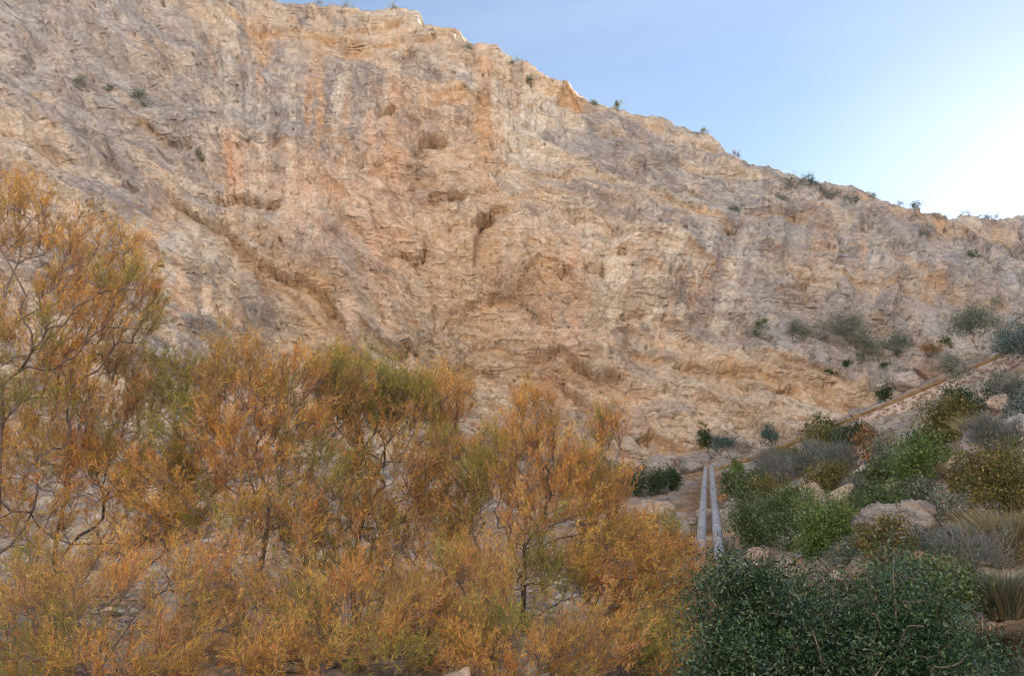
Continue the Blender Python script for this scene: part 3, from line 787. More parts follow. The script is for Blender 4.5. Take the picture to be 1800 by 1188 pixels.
def tamarisk(label, base, trunk, blobs, npts, per, seed, green=.15, dens=5, nlen=.055, nwid=.0085, trunk_r=.06, tone=1.0, sp=.34, alpha=.3):
    """blobs: (px, py, rx, ry, Y, ry_depth, weight) ellipsoids of the crown given where the photograph shows them"""
    r_ = np.random.default_rng(seed)
    root = [at(*p) for p in trunk]
    root[0][2] = gz(root[0][0], root[0][1]) - .1
    pts = []; cent = []
    wsum = sum(b[6] for b in blobs)
    for b in blobs:
        c = at(b[0], b[1], b[4]); k = b[4] / F * 1.02
        m = int(npts * b[6] / wsum)
        v = unit(r_.normal(0, 1, (m, 3))) * r_.uniform(.12, 1, (m, 1)) ** (1 / 2.2)
        pts.append(c + v * np.array([b[2] * k, b[5], b[3] * k])); cent.append(np.repeat(c[None], m, 0))
    pts = np.concatenate(pts); cen = np.concatenate(cent)
    pts[:, 2] = np.maximum(pts[:, 2], root[0][2] + .04 + .2 * r_.random(len(pts)))
    A_, P_, w_ = grow(root, pts, alpha)
    rad = .0048 * w_ ** .47
    rad *= min(trunk_r / rad[0], 1.6) if rad[0] > 0 else 1
    t = thing('tamarisk_tree', (root[0][0], root[0][1], root[0][2]), label, 'tree', 'tamarisk trees in autumn colour')
    O = np.array(t.location)
    V_, f_ = tubes(A_, P_, rad, 4, 2, .18, seed, .0028)
    bc = srgb(104, 94, 92, 1.0) if seed % 2 else srgb(124, 114, 112, 1.0)
    link('trunk', mesh_np('trunk', V_ - O, f_, bark_col(V_, bc, seed), M_BARK), t)
    nodes = np.arange(len(root), len(A_))
    tips = nodes[w_[nodes] <= 14]
    src_ = np.repeat(tips, dens)
    par = A_[np.maximum(P_[src_], 0)]
    gd = unit(A_[src_] - par)
    f = r_.uniform(0, 1, (len(src_), 1))
    start = par * (1 - f) + A_[src_] * f
    mid = A_[len(root):].mean(0)
    outd = unit(A_[src_] - mid)
    D0 = unit(gd * .7 + outd * .45 + np.array([0, 0, 1.0]) + r_.normal(0, .34, (len(src_), 3)))
    L0 = sp * r_.uniform(.5, 1.25, len(src_))
    NV, TV, m = tamarisk_spray(start, D0, L0, per, nlen, nwid, seed)
    # colour: clumps of orange with green ones among them
    cn = fbm(start[:, 0] * 1.6 + start[:, 1], start[:, 2] * 1.6 + start[:, 1] * .7, 3, seed)
    g = sstep(.30 - green, .62 - green, fbm(start[:, 0] * 1.1 + 9, start[:, 2] * 1.3 + start[:, 1], 3, seed + 5) + .1 * r_.normal(size=len(start)))
    oc = ORANGES[np.clip(((cn + .75) * 4 + r_.normal(0, .7, len(cn))).astype(int), 0, 5)]
    gcol = GREENS[r_.integers(0, 3, len(cn))]
    sc_ = (oc * (1 - g[:, None]) + gcol * g[:, None]) * r_.uniform(.82, 1.32, (len(cn), 1)) * tone
    nc = np.repeat(sc_, m * 3, 0) * np.repeat(r_.uniform(.75, 1.25, (len(NV) // 3, 1)), 3, 0)
    link('crown', mesh_np('crown', NV - O, np.arange(len(NV)).reshape(-1, 3), nc, M_TAM), t)
    tw = srgb(142, 124, 118)[None] * np.repeat(r_.uniform(.55, 1.3, (len(TV) // 3, 1)), 3, 0)
    link('twigs', mesh_np('twigs', TV - O, np.arange(len(TV)).reshape(-1, 3), tw, M_BARK), t)
    return len(NV) // 3 + len(TV) // 3 + len(f_) * 2

def leaves(P0, size, aspect, seed, updir=.3, elong=None):
    """small folded lozenge leaves, two triangles each"""
    r_ = np.random.default_rng(seed)
    n = len(P0)
    ax = unit(r_.normal(0, 1, (n, 3)) + np.array([0, 0, updir]))
    if elong is not None:
        ax = unit(ax * .6 + elong)
    sd_ = unit(np.cross(ax, r_.normal(0, 1, (n, 3))))
    L = (size * r_.uniform(.65, 1.35, n))[:, None]
    W_ = L * aspect
    nn = np.cross(ax, sd_) * W_ * .25
    a = P0; b = P0 + ax * L * .5 + sd_ * W_ * .5 + nn; c = P0 + ax * L; e = P0 + ax * L * .5 - sd_ * W_ * .5 + nn
    return np.stack([a, b, c, e], 1).reshape(-1, 3), np.arange(4 * n).reshape(-1, 4)

PAL = {
 'dark':   [srgb(54, 78, 46), srgb(44, 66, 44), srgb(70, 92, 52)],
 'mid':    [srgb(84, 106, 58), srgb(70, 92, 54), srgb(104, 120, 70)],
 'bright': [srgb(96, 126, 56), srgb(80, 110, 50), srgb(118, 140, 70)],
 'olive':  [srgb(112, 108, 52), srgb(92, 94, 46), srgb(134, 120, 60)],
 'ogrey':  [srgb(118, 126, 112), srgb(100, 112, 98), srgb(138, 142, 126)],
 'lav':    [srgb(122, 128, 122), srgb(142, 140, 138), srgb(104, 114, 106)],
 'blue':   [srgb(88, 110, 106), srgb(72, 96, 92), srgb(110, 128, 122)],
 'rust':   [srgb(168, 116, 64), srgb(142, 98, 62), srgb(122, 108, 64)],
 'brown':  [srgb(132, 106, 84), srgb(112, 90, 76), srgb(96, 88, 70)],
 'dry':    [srgb(180, 168, 136), srgb(156, 142, 108), srgb(140, 134, 104)],
 'glossy': [srgb(60, 90, 56), srgb(46, 72, 48), srgb(88, 116, 72), srgb(72, 98, 80)],
}

def plant(name, label, cat, pxc, pyb, w, h, pal, n, leaf, style='shrub', depth=None, base=None, seed=0, group=None, lift=0.0, nodes=None, aspect=.5, mat=None, stems=None, shape=1.0, dz=0.0):
    """a shrub or small tree standing where the photograph shows its foot (pxc, pyb); w and h are its size in pixels there"""
    r_ = np.random.default_rng(seed + 1000)
    if base is None:
        g = on_ground(pxc, pyb)
    elif base == 'cliff':
        g = on_cliff(pxc, pyb)
    else:
        g = at(pxc, pyb, base)
    k = np.linalg.norm(g - EYE) / F
    W_, H_ = w * k * .5, h * k
    D_ = W_ * .85 if depth is None else depth
    t = thing(name, g, label, cat, group)
    H0 = H_ * lift
    nn = nodes or int(np.clip(n / 45, 14, 220))
    # lumpy crown: several lobes, points mostly in their outer shells
    nl = 3 + int(min(6, w / 18))
    lob = np.stack([r_.uniform(-.62, .62, nl), r_.uniform(-.6, .6, nl), r_.uniform(.18, .66, nl)], 1)
    lr = r_.uniform(.34, .55, nl)
    li = r_.integers(0, nl, nn)
    u = unit(r_.normal(0, 1, (nn, 3))) * (r_.uniform(.25, 1, (nn, 1)) ** .4)
    P = lob[li] + u * lr[li][:, None] * np.array([1, 1, .75])
    P[:, :2] = np.clip(P[:, :2], -1.15, 1.15)
    P[:, 2] = np.clip(P[:, 2], .06, 1.12)
    P = P * np.array([W_, D_, H_ - H0]) + np.array([0, 0, H0])
    if stems is None:
        stems = 3 if lift > .15 else 5
    root = [np.array([0, 0, -.1 * H_])]
    if lift > .15:
        root += [np.array([r_.normal(0, .05) * H_, 0, H0 * .4]), np.array([r_.normal(0, .08) * H_, 0, H0 * .85])]
    A_, P_, w_ = grow(root, P, .25, .8)
    rad = max(.0035, .010 * k * 90 * .12) * w_ ** .45
    V_, f_ = tubes(A_, P_, np.minimum(rad, .06 * H_ + .004), 4, 2, .2, seed, .0035 if k < .02 else .008)
    bc = srgb(104, 84, 70) if pal not in ('lav', 'blue', 'ogrey', 'glossy') else srgb(136, 124, 116)
    link('branches' if lift <= .15 else 'trunk', mesh_np('branches', V_, f_, bark_col(V_, bc, seed), M_BARK), t)
    cols = np.array(PAL[pal])
    spread = .16 * min(W_, H_) + leaf * .6
    src_ = r_.integers(len(root), len(A_), n)
    f = r_.uniform(.1, 1.05, (n, 1))
    par = A_[np.maximum(P_[src_], 0)]
    q0 = A_[src_] * f + (par) * (1 - f) * 1.0
    Q = np.where(f > .35, q0, A_[src_]) + r_.normal(0, 1, (n, 3)) * spread * r_.uniform(.3, 1, (n, 1))
    Q[:, 2] = np.maximum(Q[:, 2], .02)
    if style == 'shrub':
        LV, LF = leaves(Q, leaf, aspect, seed)
        rep = 4
    else:   # fine wispy stems and needles
        out_ = unit(Q - np.array([0, 0, -.2 * H_])) + np.array([0, 0, .35])
        D0 = unit(out_ + r_.normal(0, .35, Q.shape))
        LV = strips(Q, D0, leaf * 2.4 * r_.uniform(.6, 1.4, n), np.full(n, leaf * .28), 0, seed); LF = np.arange(len(LV)).reshape(-1, 3)
        rep = 3
    cl = fbm(Q[:, 0] / max(W_, .2) * 1.7 + seed, Q[:, 2] / max(H_, .2) * 1.7 + Q[:, 1], 2, seed % 50)
    ci = np.clip(((cl + .5) * len(cols)).astype(int) + r_.integers(-1, 2, n), 0, len(cols) - 1)
    c_ = cols[ci] * r_.uniform(.7, 1.3, (n, 1))
    link('foliage' if lift <= .15 else 'crown', mesh_np('foliage', LV, LF, np.repeat(c_, rep, 0), mat or (M_DULL if style != 'shrub' or k * F > 50 else M_LEAF)), t)
    return t

def tussock(label, pxc, pyb, w, h, pal, n, seed, group='dry grass tussocks on the slope', bw=.006, droop=.35, dead=.3, cat='grass tuft', name='grass_tussock', lean=.8):
    r_ = np.random.default_rng(seed + 500)
    g = on_ground(pxc, pyb); k = np.linalg.norm(g - EYE) / F
    W_, H_ = w * k * .5, h * k
    t = thing(name, g, label, cat, group)
    rr = np.sqrt(r_.uniform(0, 1, n)) * .45; th = r_.uniform(0, 2 * np.pi, n)
    P0 = np.stack([rr * np.cos(th) * W_, rr * np.sin(th) * W_, np.full(n, -.03)], 1)
    D0 = unit(np.stack([np.cos(th) * rr * 2 * lean, np.sin(th) * rr * 2 * lean, np.ones(n)], 1) * np.array([W_, W_, H_]) + r_.normal(0, .16, (n, 3)) * H_)
    L = np.hypot(W_ * rr * 1.6, H_) * r_.uniform(.45, 1.05, n)
    sd_ = unit(np.cross(D0, r_.normal(0, 1, (n, 3)))) * bw * .5 * r_.uniform(.7, 1.3, (n, 1))
    outw = np.stack([np.cos(th), np.sin(th), np.zeros(n)], 1)
    m1 = P0 + D0 * (L * .5)[:, None] + outw * (L * .05)[:, None]
    tip = P0 + D0 * (L * .92)[:, None] + outw * (L * droop * .55)[:, None] - np.array([0, 0, 1.]) * (L * droop * .4)[:, None]
    Vv = np.stack([P0 - sd_, P0 + sd_, m1 + sd_ * .8, m1 - sd_ * .8, tip], 1).reshape(-1, 3)
    b = np.arange(n)[:, None] * 5
    cols = np.array(PAL[pal])
    c_ = cols[r_.integers(0, len(cols), n)] * r_.uniform(.7, 1.3, (n, 1))
    dd = r_.random(n) < dead
    c_[dd] = np.array(PAL['dry'])[r_.integers(0, 3, dd.sum())]
    me = mesh_np('blades', Vv, [b + np.array([[0, 1, 2, 3]]), b + np.array([[3, 2, 4]])], np.repeat(c_, 5, 0), M_DULL)
    link('blades', me, t, kind='stuff')
    return t

# ------------------------------------------------------------------ rocks
def boulder(label, pxc, pyb, w, h, seed, col=(176, 160, 148), name='boulder', base=None, dens=26, group='boulders on the hillside', squash=.8, sink=.25):
    g = on_cliff(pxc, pyb) if base == 'cliff' else on_ground(pxc, pyb)
    k = np.linalg.norm(g - EYE) / F
    W_, H_ = w * k * .5, h * k * .5 * (1 + sink)
    n = dens; m = dens * 2
    u = np.linspace(0, np.pi, n + 1)[:, None]; v = np.arange(m)[None] * 2 * np.pi / m
    D = np.stack([np.sin(u) * np.cos(v), np.sin(u) * np.sin(v), np.cos(u) + 0 * v], -1)
    r_ = np.random.default_rng(seed + 77)
    R = np.full(D.shape[:2], 1.25)
    for _ in range(13):     # cut planes make the broken block shape
        nv = unit(r_.normal(0, 1, 3)); dd = r_.uniform(.68, 1.0)
        c_ = D @ nv
        R = np.minimum(R, np.where(c_ > .15, dd / np.maximum(c_, .15), 9))
    a_ = D[..., 0] * 2.3 + D[..., 2] * 1.1 + seed; b_ = D[..., 2] * 2.6 + D[..., 1] * 1.7
    ww = worley(a_ * 1.5, b_ * 1.5, seed % 9)
    R = R * (1 + .10 * ww[2] + .05 * ridged(a_ * 1.4, b_ * 1.4, 4, seed % 17) - .05 * (1 - sstep(0, .12, ww[1] - ww[0])))
    R = R * (1 + .035 * fbm(a_ * 5, b_ * 5, 3, 3) + .05 * worley(a_ * 4, b_ * 4, 3)[2])
    Vv = D * R[..., None] * np.array([W_, W_ * squash, H_])
    Vv[..., 2] += H_ * (1 - 2 * sink)
    c0 = srgb(*col)
    cc = c0[None, None] * (1 + .35 * fbm(a_ * 1.3, b_ * 1.3, 3, seed % 13))[..., None]
    o_ = sstep(.1, .5, fbm(a_, b_, 3, 4 + seed % 7))[..., None]
    cc = cc * (1 - .4 * o_) + srgb(180, 148, 118) * .4 * o_
    ii = np.arange((n + 1) * m).reshape(n + 1, m)
    f = np.stack([ii[:-1], ii[1:], np.roll(ii, -1, 1)[1:], np.roll(ii, -1, 1)[:-1]], -1).reshape(-1, 4)
    o = link(name, mesh_np(name, Vv.reshape(-1, 3), f, cc.reshape(-1, 3) * .9, M_BOULDER), label=label, category='rock', group=group)
    o.location = g
    o.rotation_euler = (r_.normal(0, .12), r_.normal(0, .2), r_.uniform(-.3, .3))
    return o
#@@PART3@@

# ------------------------------------------------------------------ masonry wall and brown pipe
PATH = [(1120, 856, 60), (1190, 839, 59), (1240, 831, 58), (1290, 817, 56.5), (1330, 802, 55), (1400, 775, 53), (1470, 747, 51), (1540, 719, 49), (1610, 691, 47), (1660, 669, 45.5), (1730, 638, 43.5), (1800, 608, 41.5), (1880, 572, 39.5), (1960, 536, 37.5)]
pth = np.array([at(*p) for p in PATH])
def resample(P, step):
    s = np.concatenate([[0], np.cumsum(np.linalg.norm(np.diff(P, axis=0), axis=1))])
    n = int(s[-1] / step) + 1
    t = np.linspace(0, s[-1], n)
    return np.stack([np.interp(t, s, P[:, i]) for i in range(3)], 1), t
def sm_path(P, it=3):
    P = P.copy()
    for _ in range(it):
        P[1:-1] = (P[:-2] + 2 * P[1:-1] + P[2:]) / 4
    return P
def tube(name, P, r, mat, parent=None, sides=20, O=None, smooth=True, caps=True, kind=None, label=None):
    T = unit(np.gradient(P, axis=0)); up = np.array([0, 0, 1.])
    U = unit(np.cross(T, up)); Wv = np.cross(U, T)
    th = np.arange(sides) * 2 * np.pi / sides
    rr = np.broadcast_to(np.asarray(r, float), (len(P),))
    Q = P[:, None] + rr[:, None, None] * (U[:, None] * np.cos(th)[None, :, None] + Wv[:, None] * np.sin(th)[None, :, None])
    ii = np.arange(len(P) * sides).reshape(len(P), sides)
    f = np.stack([ii[:-1], np.roll(ii, -1, 1)[:-1], np.roll(ii, -1, 1)[1:], ii[1:]], -1).reshape(-1, 4)
    Q = Q.reshape(-1, 3) - (0 if O is None else O)
    fs = [f[:, ::-1]]
    if caps:
        fs.append(ii[0][None, :]); fs.append(ii[-1][None, ::-1])
    o = link(name, mesh_np(name, Q, fs, None, mat, smooth), parent, kind=kind)
    if label: o['label'] = label
    return o

full, tfull = resample(sm_path(resample(pth, 1.0)[0], 3), .25)
pr = .135
tp = thing('water_pipe', full[0], 'rusty brown water pipe running up along the top of the masonry wall', 'pipe')
O = np.array(tp.location)
seg = 22
for i in range(0, len(full) - 2, seg):
    j = min(i + seg, len(full) - 1)
    P = full[i:j + 1].copy()
    P[:, 2] += .02 * math.sin(i * 1.7)
    tube('pipe_section', P, pr, M_BROWN, tp, 16, O)
    a = full[j] - full[j - 1]; a = a / np.linalg.norm(a)
    tube('joint_collar', np.array([full[j] - a * .09, full[j] - a * .085, full[j] + a * .085, full[j] + a * .09]), [pr * .98, pr * 1.22, pr * 1.22, pr * .98], M_BROWN, tp, 16, O, False)

wi = np.where(full[:, 0] > at(1405, 775, 53)[0])[0]
wp = full[wi]
tdir = unit(np.gradient(wp, axis=0)); hd = unit(tdir * np.array([1, 1, 0]))
fn = np.stack([hd[:, 1], -hd[:, 0], 0 * hd[:, 0]], 1)          # faces the camera
wt = thing('masonry_wall', wp[len(wp) // 2], 'pale rubble stone masonry wall carrying the brown pipe up the hillside', 'wall')
O = np.array(wt.location)
zt_ = wp[:, 2] - pr - .02
HW = np.interp(np.arange(len(wp)), [0, len(wp) * .3, len(wp)], [1.0, 1.45, 2.3])
rows = 16
fr_ = np.linspace(0, 1, rows)
front = wp[:, None, :] + fn[:, None, :] * (.20 + .16 * fr_)[None, :, None]
front[..., 2] = zt_[:, None] - HW[:, None] * fr_[None]
nzv = .05 * fbm(np.arange(len(wp))[:, None] * .35 + 0 * fr_[None], fr_[None] * 5 + 0 * zt_[:, None], 3, 301)
front += fn[:, None] * nzv[..., None]
backv = wp - fn * .25; backv[:, 2] = zt_
backb = backv.copy(); backb[:, 2] -= 2.6
frontb = front[:, -1].copy(); frontb[:, 2] -= 1.2
allv = np.concatenate([backb[:, None], backv[:, None], front, frontb[:, None]], 1)
nx, nr = allv.shape[:2]
ii = np.arange(nx * nr).reshape(nx, nr)
f = np.stack([ii[:-1, :-1], ii[1:, :-1], ii[1:, 1:], ii[:-1, 1:]], -1).reshape(-1, 4)
link('wall_body', mesh_np('wall_body', allv.reshape(-1, 3) - O, [f, ii[0][None, ::-1], ii[-1][None, :]], None, M_MORTAR), wt)
# footing ledge below the wall face
fo = front[:, -1] + fn * .02
sl = np.stack([fo + [0, 0, .06], fo + fn * .28 + [0, 0, .04], fo + fn * .28 + [0, 0, -.10], fo + [0, 0, -.25]], 1)
ii = np.arange(len(sl) * 4).reshape(-1, 4)
f = np.stack([ii[:-1], np.roll(ii, -1, 1)[:-1], np.roll(ii, -1, 1)[1:], ii[1:]], -1).reshape(-1, 4)
link('footing', mesh_np('footing', sl.reshape(-1, 3) - O, [f, ii[0][None], ii[-1][None, ::-1]], None, M_CONC), wt)
def stone_mesh(seed, sides=9):
    r_ = np.random.default_rng(seed)
    th = np.sort(np.arange(sides) * 2 * np.pi / sides + r_.uniform(-.2, .2, sides))
    rad = r_.uniform(.75, 1.1, sides)
    V_ = []
    for s_, z_ in ((1, -.4), (1.0, .35), (.72, .75)):
        for k in range(sides):
            V_.append((math.cos(th[k]) * rad[k] * s_, math.sin(th[k]) * rad[k] * s_, z_ + r_.uniform(-.08, .08)))
    V_.append((0, 0, .85))
    F_ = []
    for q_ in range(2):
        for k in range(sides):
            F_.append((q_ * sides + k, q_ * sides + (k + 1) % sides, (q_ + 1) * sides + (k + 1) % sides, (q_ + 1) * sides + k))
    T_ = [(2 * sides + k, 2 * sides + (k + 1) % sides, 3 * sides) for k in range(sides)]
    return mesh_np('stone', np.array(V_), [np.array(F_), np.array(T_)], None, M_STONE)
SM = [stone_mesh(k) for k in range(7)]
r_ = np.random.default_rng(5)
placed = []
sd_ = np.linspace(0, (len(wp) - 1) * .25, len(wp))
for _ in range(9000):
    s = r_.uniform(.3, sd_[-1] - .3); i = int(s / .25)
    v = r_.uniform(.05, .95) * HW[i]
    if any((s - a) ** 2 + ((v - b) * 1.35) ** 2 < .27 ** 2 for a, b in placed):
        continue
    placed.append((s, v))
    if len(placed) >= 290:
        break
for (s, v) in placed:
    i = int(s / .25)
    c = front[i, int(v / HW[i] * (rows - 1))]
    o = bpy.data.objects.new('stone', SM[r_.integers(0, 7)])
    SC.collection.objects.link(o); o.parent = wt
    z_ = Vector(fn[i]); x_ = Vector(tdir[i]); y_ = z_.cross(x_)
    R_ = Matrix((x_, y_, z_)).transposed().to_4x4() @ Matrix.Rotation(r_.uniform(-.4, .4), 4, 'Z')
    a_ = r_.uniform(.09, .155)
    o.matrix_local = Matrix.Translation(Vector(c - O)) @ R_ @ Matrix.Diagonal((a_ * r_.uniform(1, 1.35), a_ * .8, .05, 1))

# ------------------------------------------------------------------ the two grey pressure pipes
def grey_pipe(pix, label, rings, rad, seed, mark):
    P = []
    for (a, b, Y) in pix:
        P.append(at(a, b, Y))
    P = np.array(P)
    t = thing('pressure_pipe', P[-1], label, 'pipe', 'grey pressure pipes down the slope')
    O = np.array(t.location)
    P, _ = resample(P, .4)
    ppx, ppy = project(P)
    cuts = [0] + [int(np.argmin(np.abs(ppy - y_))) for y_ in sorted(rings)] + [len(P) - 1]
    cuts = sorted(set(cuts))
    for a, b in zip(cuts[:-1], cuts[1:]):
        if b - a >= 1:
            q = P[a:b + 1].copy()
            tube('pipe_section', q, rad * (1 + .02 * ((a * 7) % 3 - 1)), M_PIPE, t, 24, O)
    for c in cuts[1:-1]:
        a = P[min(c + 1, len(P) - 1)] - P[c - 1]; a = a / np.linalg.norm(a)
        tube('joint_band', np.array([P[c] - a * .075, P[c] - a * .07, P[c] + a * .07, P[c] + a * .075]), [rad, rad * 1.06, rad * 1.06, rad], M_RING, t, 24, O, False)
        tube('joint_flange', np.array([P[c] + a * .12, P[c] + a * .125, P[c] + a * .26, P[c] + a * .265]), [rad, rad * 1.10, rad * 1.10, rad], M_PIPE, t, 24, O, False)
    # painted sign like a capital I, curved round the front of the pipe
    m = int(np.argmin(np.abs(ppy - mark)))
    T = unit(P[m + 1] - P[m]); U = unit(np.cross(T, [0, 0, 1.])); N_ = np.cross(U, T)
    if N_[2] < 0: N_ = -N_
    view = unit(EYE - P[m]); N2 = unit(view - T * (view @ T)); U2 = np.cross(N2, T)
    quads_, vv = [], []
    def patch(u0, u1, v0, v1):
        n = 4
        for k in range(n + 1):
            a = (u0 + (u1 - u0) * k / n) / rad
            for v in (v0, v1):
                vv.append(P[m] + T * v + (N2 * math.cos(a) + U2 * math.sin(a)) * (rad * 1.03) - O)
        b = len(vv) - 2 * (n + 1)
        for k in range(n):
            quads_.append((b + 2 * k, b + 2 * k + 1, b + 2 * k + 3, b + 2 * k + 2))
    patch(-.022, .022, -.26, .26); patch(-.075, .075, -.32, -.262); patch(-.075, .075, .262, .32)
    link('painted_mark', mesh_np('painted_mark', np.array(vv), np.array(quads_), None, M_MARK), t)
    return P
gA = on_ground(1238, 880); gB = on_ground(1238, 930); gC = on_ground(1234, 975)
Yb = lambda y: float(np.interp(y, [822, 860, 900, 940, 975, 1010], [54, 44.5, 35.2, 29.2, 24.8, 20.8]))
PA = grey_pipe([(1240.5, 824, Yb(822)), (1237.5, 860, Yb(860)), (1235, 902, Yb(902)), (1231, 975, Yb(975)), (1229, 1010, Yb(1010)), (1224, 1100, 13.5)],
               'left one of two grey pressure pipes, nearer the tamarisks, marked with a black I', [884, 933, 952], .150, 1, 862)
PB = grey_pipe([(1250.5, 821, Yb(822)), (1253.2, 857, Yb(860)), (1257.5, 902, Yb(902)), (1264.5, 975, Yb(975)), (1268, 1010, Yb(1010)), (1278, 1100, 13.5)],
               'right one of two grey pressure pipes, nearer the green shrubs, marked with a black I', [858, 880, 926, 949], .158, 2, 864)

def block(name, label, c, size, rot, mat, seed=0, cat='concrete block', group=None, jag=.06):
    r_ = np.random.default_rng(seed)
    n = 8
    g = np.linspace(-1, 1, n)
    V_, F_ = [], []
    for ax in range(3):
        for s_ in (-1, 1):
            a, b = np.meshgrid(g, g, indexing='ij')
            P = np.zeros((n, n, 3)); P[..., ax] = s_; P[..., (ax + 1) % 3] = a; P[..., (ax + 2) % 3] = b
            base_ = sum(len(v) for v in V_)
            P = P * (1 - .07 * (np.abs(P).max(-1, keepdims=True) * np.sort(np.abs(P), -1)[..., 1:2] ** 6))
            V_.append(P.reshape(-1, 3))
            ii = base_ + np.arange(n * n).reshape(n, n)
            q = np.stack([ii[:-1, :-1], ii[1:, :-1], ii[1:, 1:], ii[:-1, 1:]], -1).reshape(-1, 4)
            F_.append(q if s_ > 0 else q[:, ::-1])
    V_ = np.concatenate(V_)
    k = np.sin(V_ @ np.array([[3.1], [5.7], [4.3]]) * 2 + seed)
    V_ = V_ * (1 + jag * k * .5) * np.array(size) * .5
    o = link(name, mesh_np(name, V_, np.concatenate(F_), None, mat), label=label, category=cat, group=group)
    o.location = c; o.rotation_euler = (0, 0, rot)
    return o
for y_, lb in ((893, 'upper squat concrete saddle under the two grey pipes'), (941, 'lower broad concrete saddle under the two grey pipes')):
    ia = int(np.argmin(np.abs(project(PA)[1] - y_))); ib = int(np.argmin(np.abs(project(PB)[1] - y_)))
    c = (PA[ia] + PB[ib]) / 2
    block('pipe_saddle', lb, c - np.array([0, 0, .42]), (np.linalg.norm(PA[ia] - PB[ib]) + .55, .5, .75), 0.0, M_CONC, int(y_), 'pipe support')
cc_ = at(1283, 958, Yb(950))
block('concrete_block', 'weathered square concrete block beside the right grey pipe', cc_, (.26, .35, .6), .2, M_CONC, 3)

# ------------------------------------------------------------------ boulders
BL = [(1592, 950, 124, 60, (160, 152, 148), 'large rounded grey and tan outcrop in the middle of the slope'),
 (1545, 962, 60, 40, (190, 160, 136), 'tan low outcrop at the left foot of the big rounded one'),
 (1425, 893, 62, 34, (176, 156, 142), 'flat topped pinkish boulder between two green shrubs'),
 (1478, 888, 50, 40, (186, 166, 150), 'pale upright boulder beside the dark green shrub'),
 (1528, 836, 60, 22, (206, 196, 184), 'low white rock under the grey olive shrubs'),
 (1405, 925, 30, 22, (160, 150, 146), 'small grey boulder half hidden in the mid green shrubs'),
 (1332, 984, 36, 26, (180, 158, 150), 'pinkish stone showing above the big dark bush'),
 (1265, 876, 22, 14, (206, 160, 120), 'small orange rock touching the right grey pipe'),
 (1712, 812, 46, 40, (168, 160, 164), 'grey slab tilted beside the brown tussock'),
 (1680, 836, 40, 26, (176, 162, 154), 'low grey stone below the brown tussock'),
 (1785, 775, 46, 42, (170, 166, 170), 'bluish grey boulder at the right edge above the yellow green bush'),
 (1752, 716, 40, 22, (178, 160, 150), 'weathered stone behind the pale dry tussock'),
 (1636, 642, 66, 30, (180, 152, 138), 'smooth brown boulder above the pipe beside the rusty shrub'),
 (1572, 642, 46, 30, (178, 166, 160), 'whitish boulder under the grey shrubs above the pipe'),
 (1690, 632, 50, 22, (178, 172, 166), 'broken grey boulder between the olive tree and the pipe'),
 (1155, 836, 56, 42, (164, 156, 152), 'big square grey block at the foot of the cliff above the dark hedge'),
 (1215, 826, 46, 26, (150, 146, 146), 'dark grey block at the cliff foot left of the pipe tops'),
 (1100, 822, 40, 26, (178, 166, 152), 'light tan block at the cliff foot behind the tamarisk tips'),
 (1780, 1075, 56, 34, (150, 146, 146), 'grey stone under the dead brown stalks at the right edge'),
 (1790, 1180, 60, 50, (158, 156, 160), 'bluish stone in the bottom right corner'),
 (1625, 1000, 40, 26, (170, 154, 142), 'small tan stone among the dead grass tufts'),
 (1510, 1010, 50, 26, (160, 146, 136), 'low stone at the top edge of the big dark bush'),
 (300, 900, 120, 50, (200, 176, 146), 'tan rock ledge seen through the left tamarisks'),
 (190, 985, 120, 70, (176, 166, 156), 'pale boulder behind the left tamarisk trunks'),
 (330, 1085, 120, 80, (178, 172, 166), 'whitish boulder low between the left and central tamarisks'),
 (560, 985, 90, 50, (180, 170, 160), 'grey boulder behind the central tamarisk stems'),
 (1060, 930, 80, 36, (186, 166, 146), 'tan rock on the bare slope left of the grey pipes'),
 (1150, 905, 60, 24, (176, 160, 146), 'flat stone on the bare slope just left of the grey pipes'),
 (1195, 945, 40, 26, (156, 150, 148), 'grey stone against the left side of the pipes'),
 (690, 900, 80, 40, (176, 160, 146), 'broad stone glimpsed between the central tamarisk branches'),
 (60, 1120, 110, 60, (150, 150, 150), 'grey stone in the bottom left corner under the tamarisk')]
for k, (a, b, w_, h_, c_, lb) in enumerate(BL):
    big = w_ * h_ > 2500
    boulder(lb, a, b, w_, h_, k * 3 + 1, c_, dens=56 if k == 0 else (34 if big else 22))
# loose scree: one uncountable mass of small stones
r_ = np.random.default_rng(21)
m = (GPTS[:, 1] > 12) & (GPX > -50) & (GPX < 1850)
cand = GPTS[m]; wgt = 1 / np.maximum(cand[:, 1], 14) ** .5
pick = cand[r_.choice(len(cand), 9000, p=wgt / wgt.sum())] + r_.normal(0, .25, (9000, 3)) * [1, 1, 0]
pick[:, 2] += .0
oc = np.array([(1, 0, 0), (-1, 0, 0), (0, 1, 0), (0, -1, 0), (0, 0, 1), (0, 0, -1)], float)
of = np.array([(0, 2, 4), (2, 1, 4), (1, 3, 4), (3, 0, 4)])
sz = r_.lognormal(-2.6, .55, (9000, 1, 1)).clip(.03, .4)
rot = r_.uniform(0, 6.28, 9000)
S_ = oc[None] * sz * r_.uniform(.6, 1.3, (9000, 6, 1)) * np.array([1, .9, .6])
S2 = S_.copy(); S2[..., 0] = S_[..., 0] * np.cos(rot)[:, None] - S_[..., 1] * np.sin(rot)[:, None]; S2[..., 1] = S_[..., 0] * np.sin(rot)[:, None] + S_[..., 1] * np.cos(rot)[:, None]
VV = (S2 + pick[:, None]).reshape(-1, 3)
FF = (of[None] + np.arange(9000)[:, None, None] * 6).reshape(-1, 3)
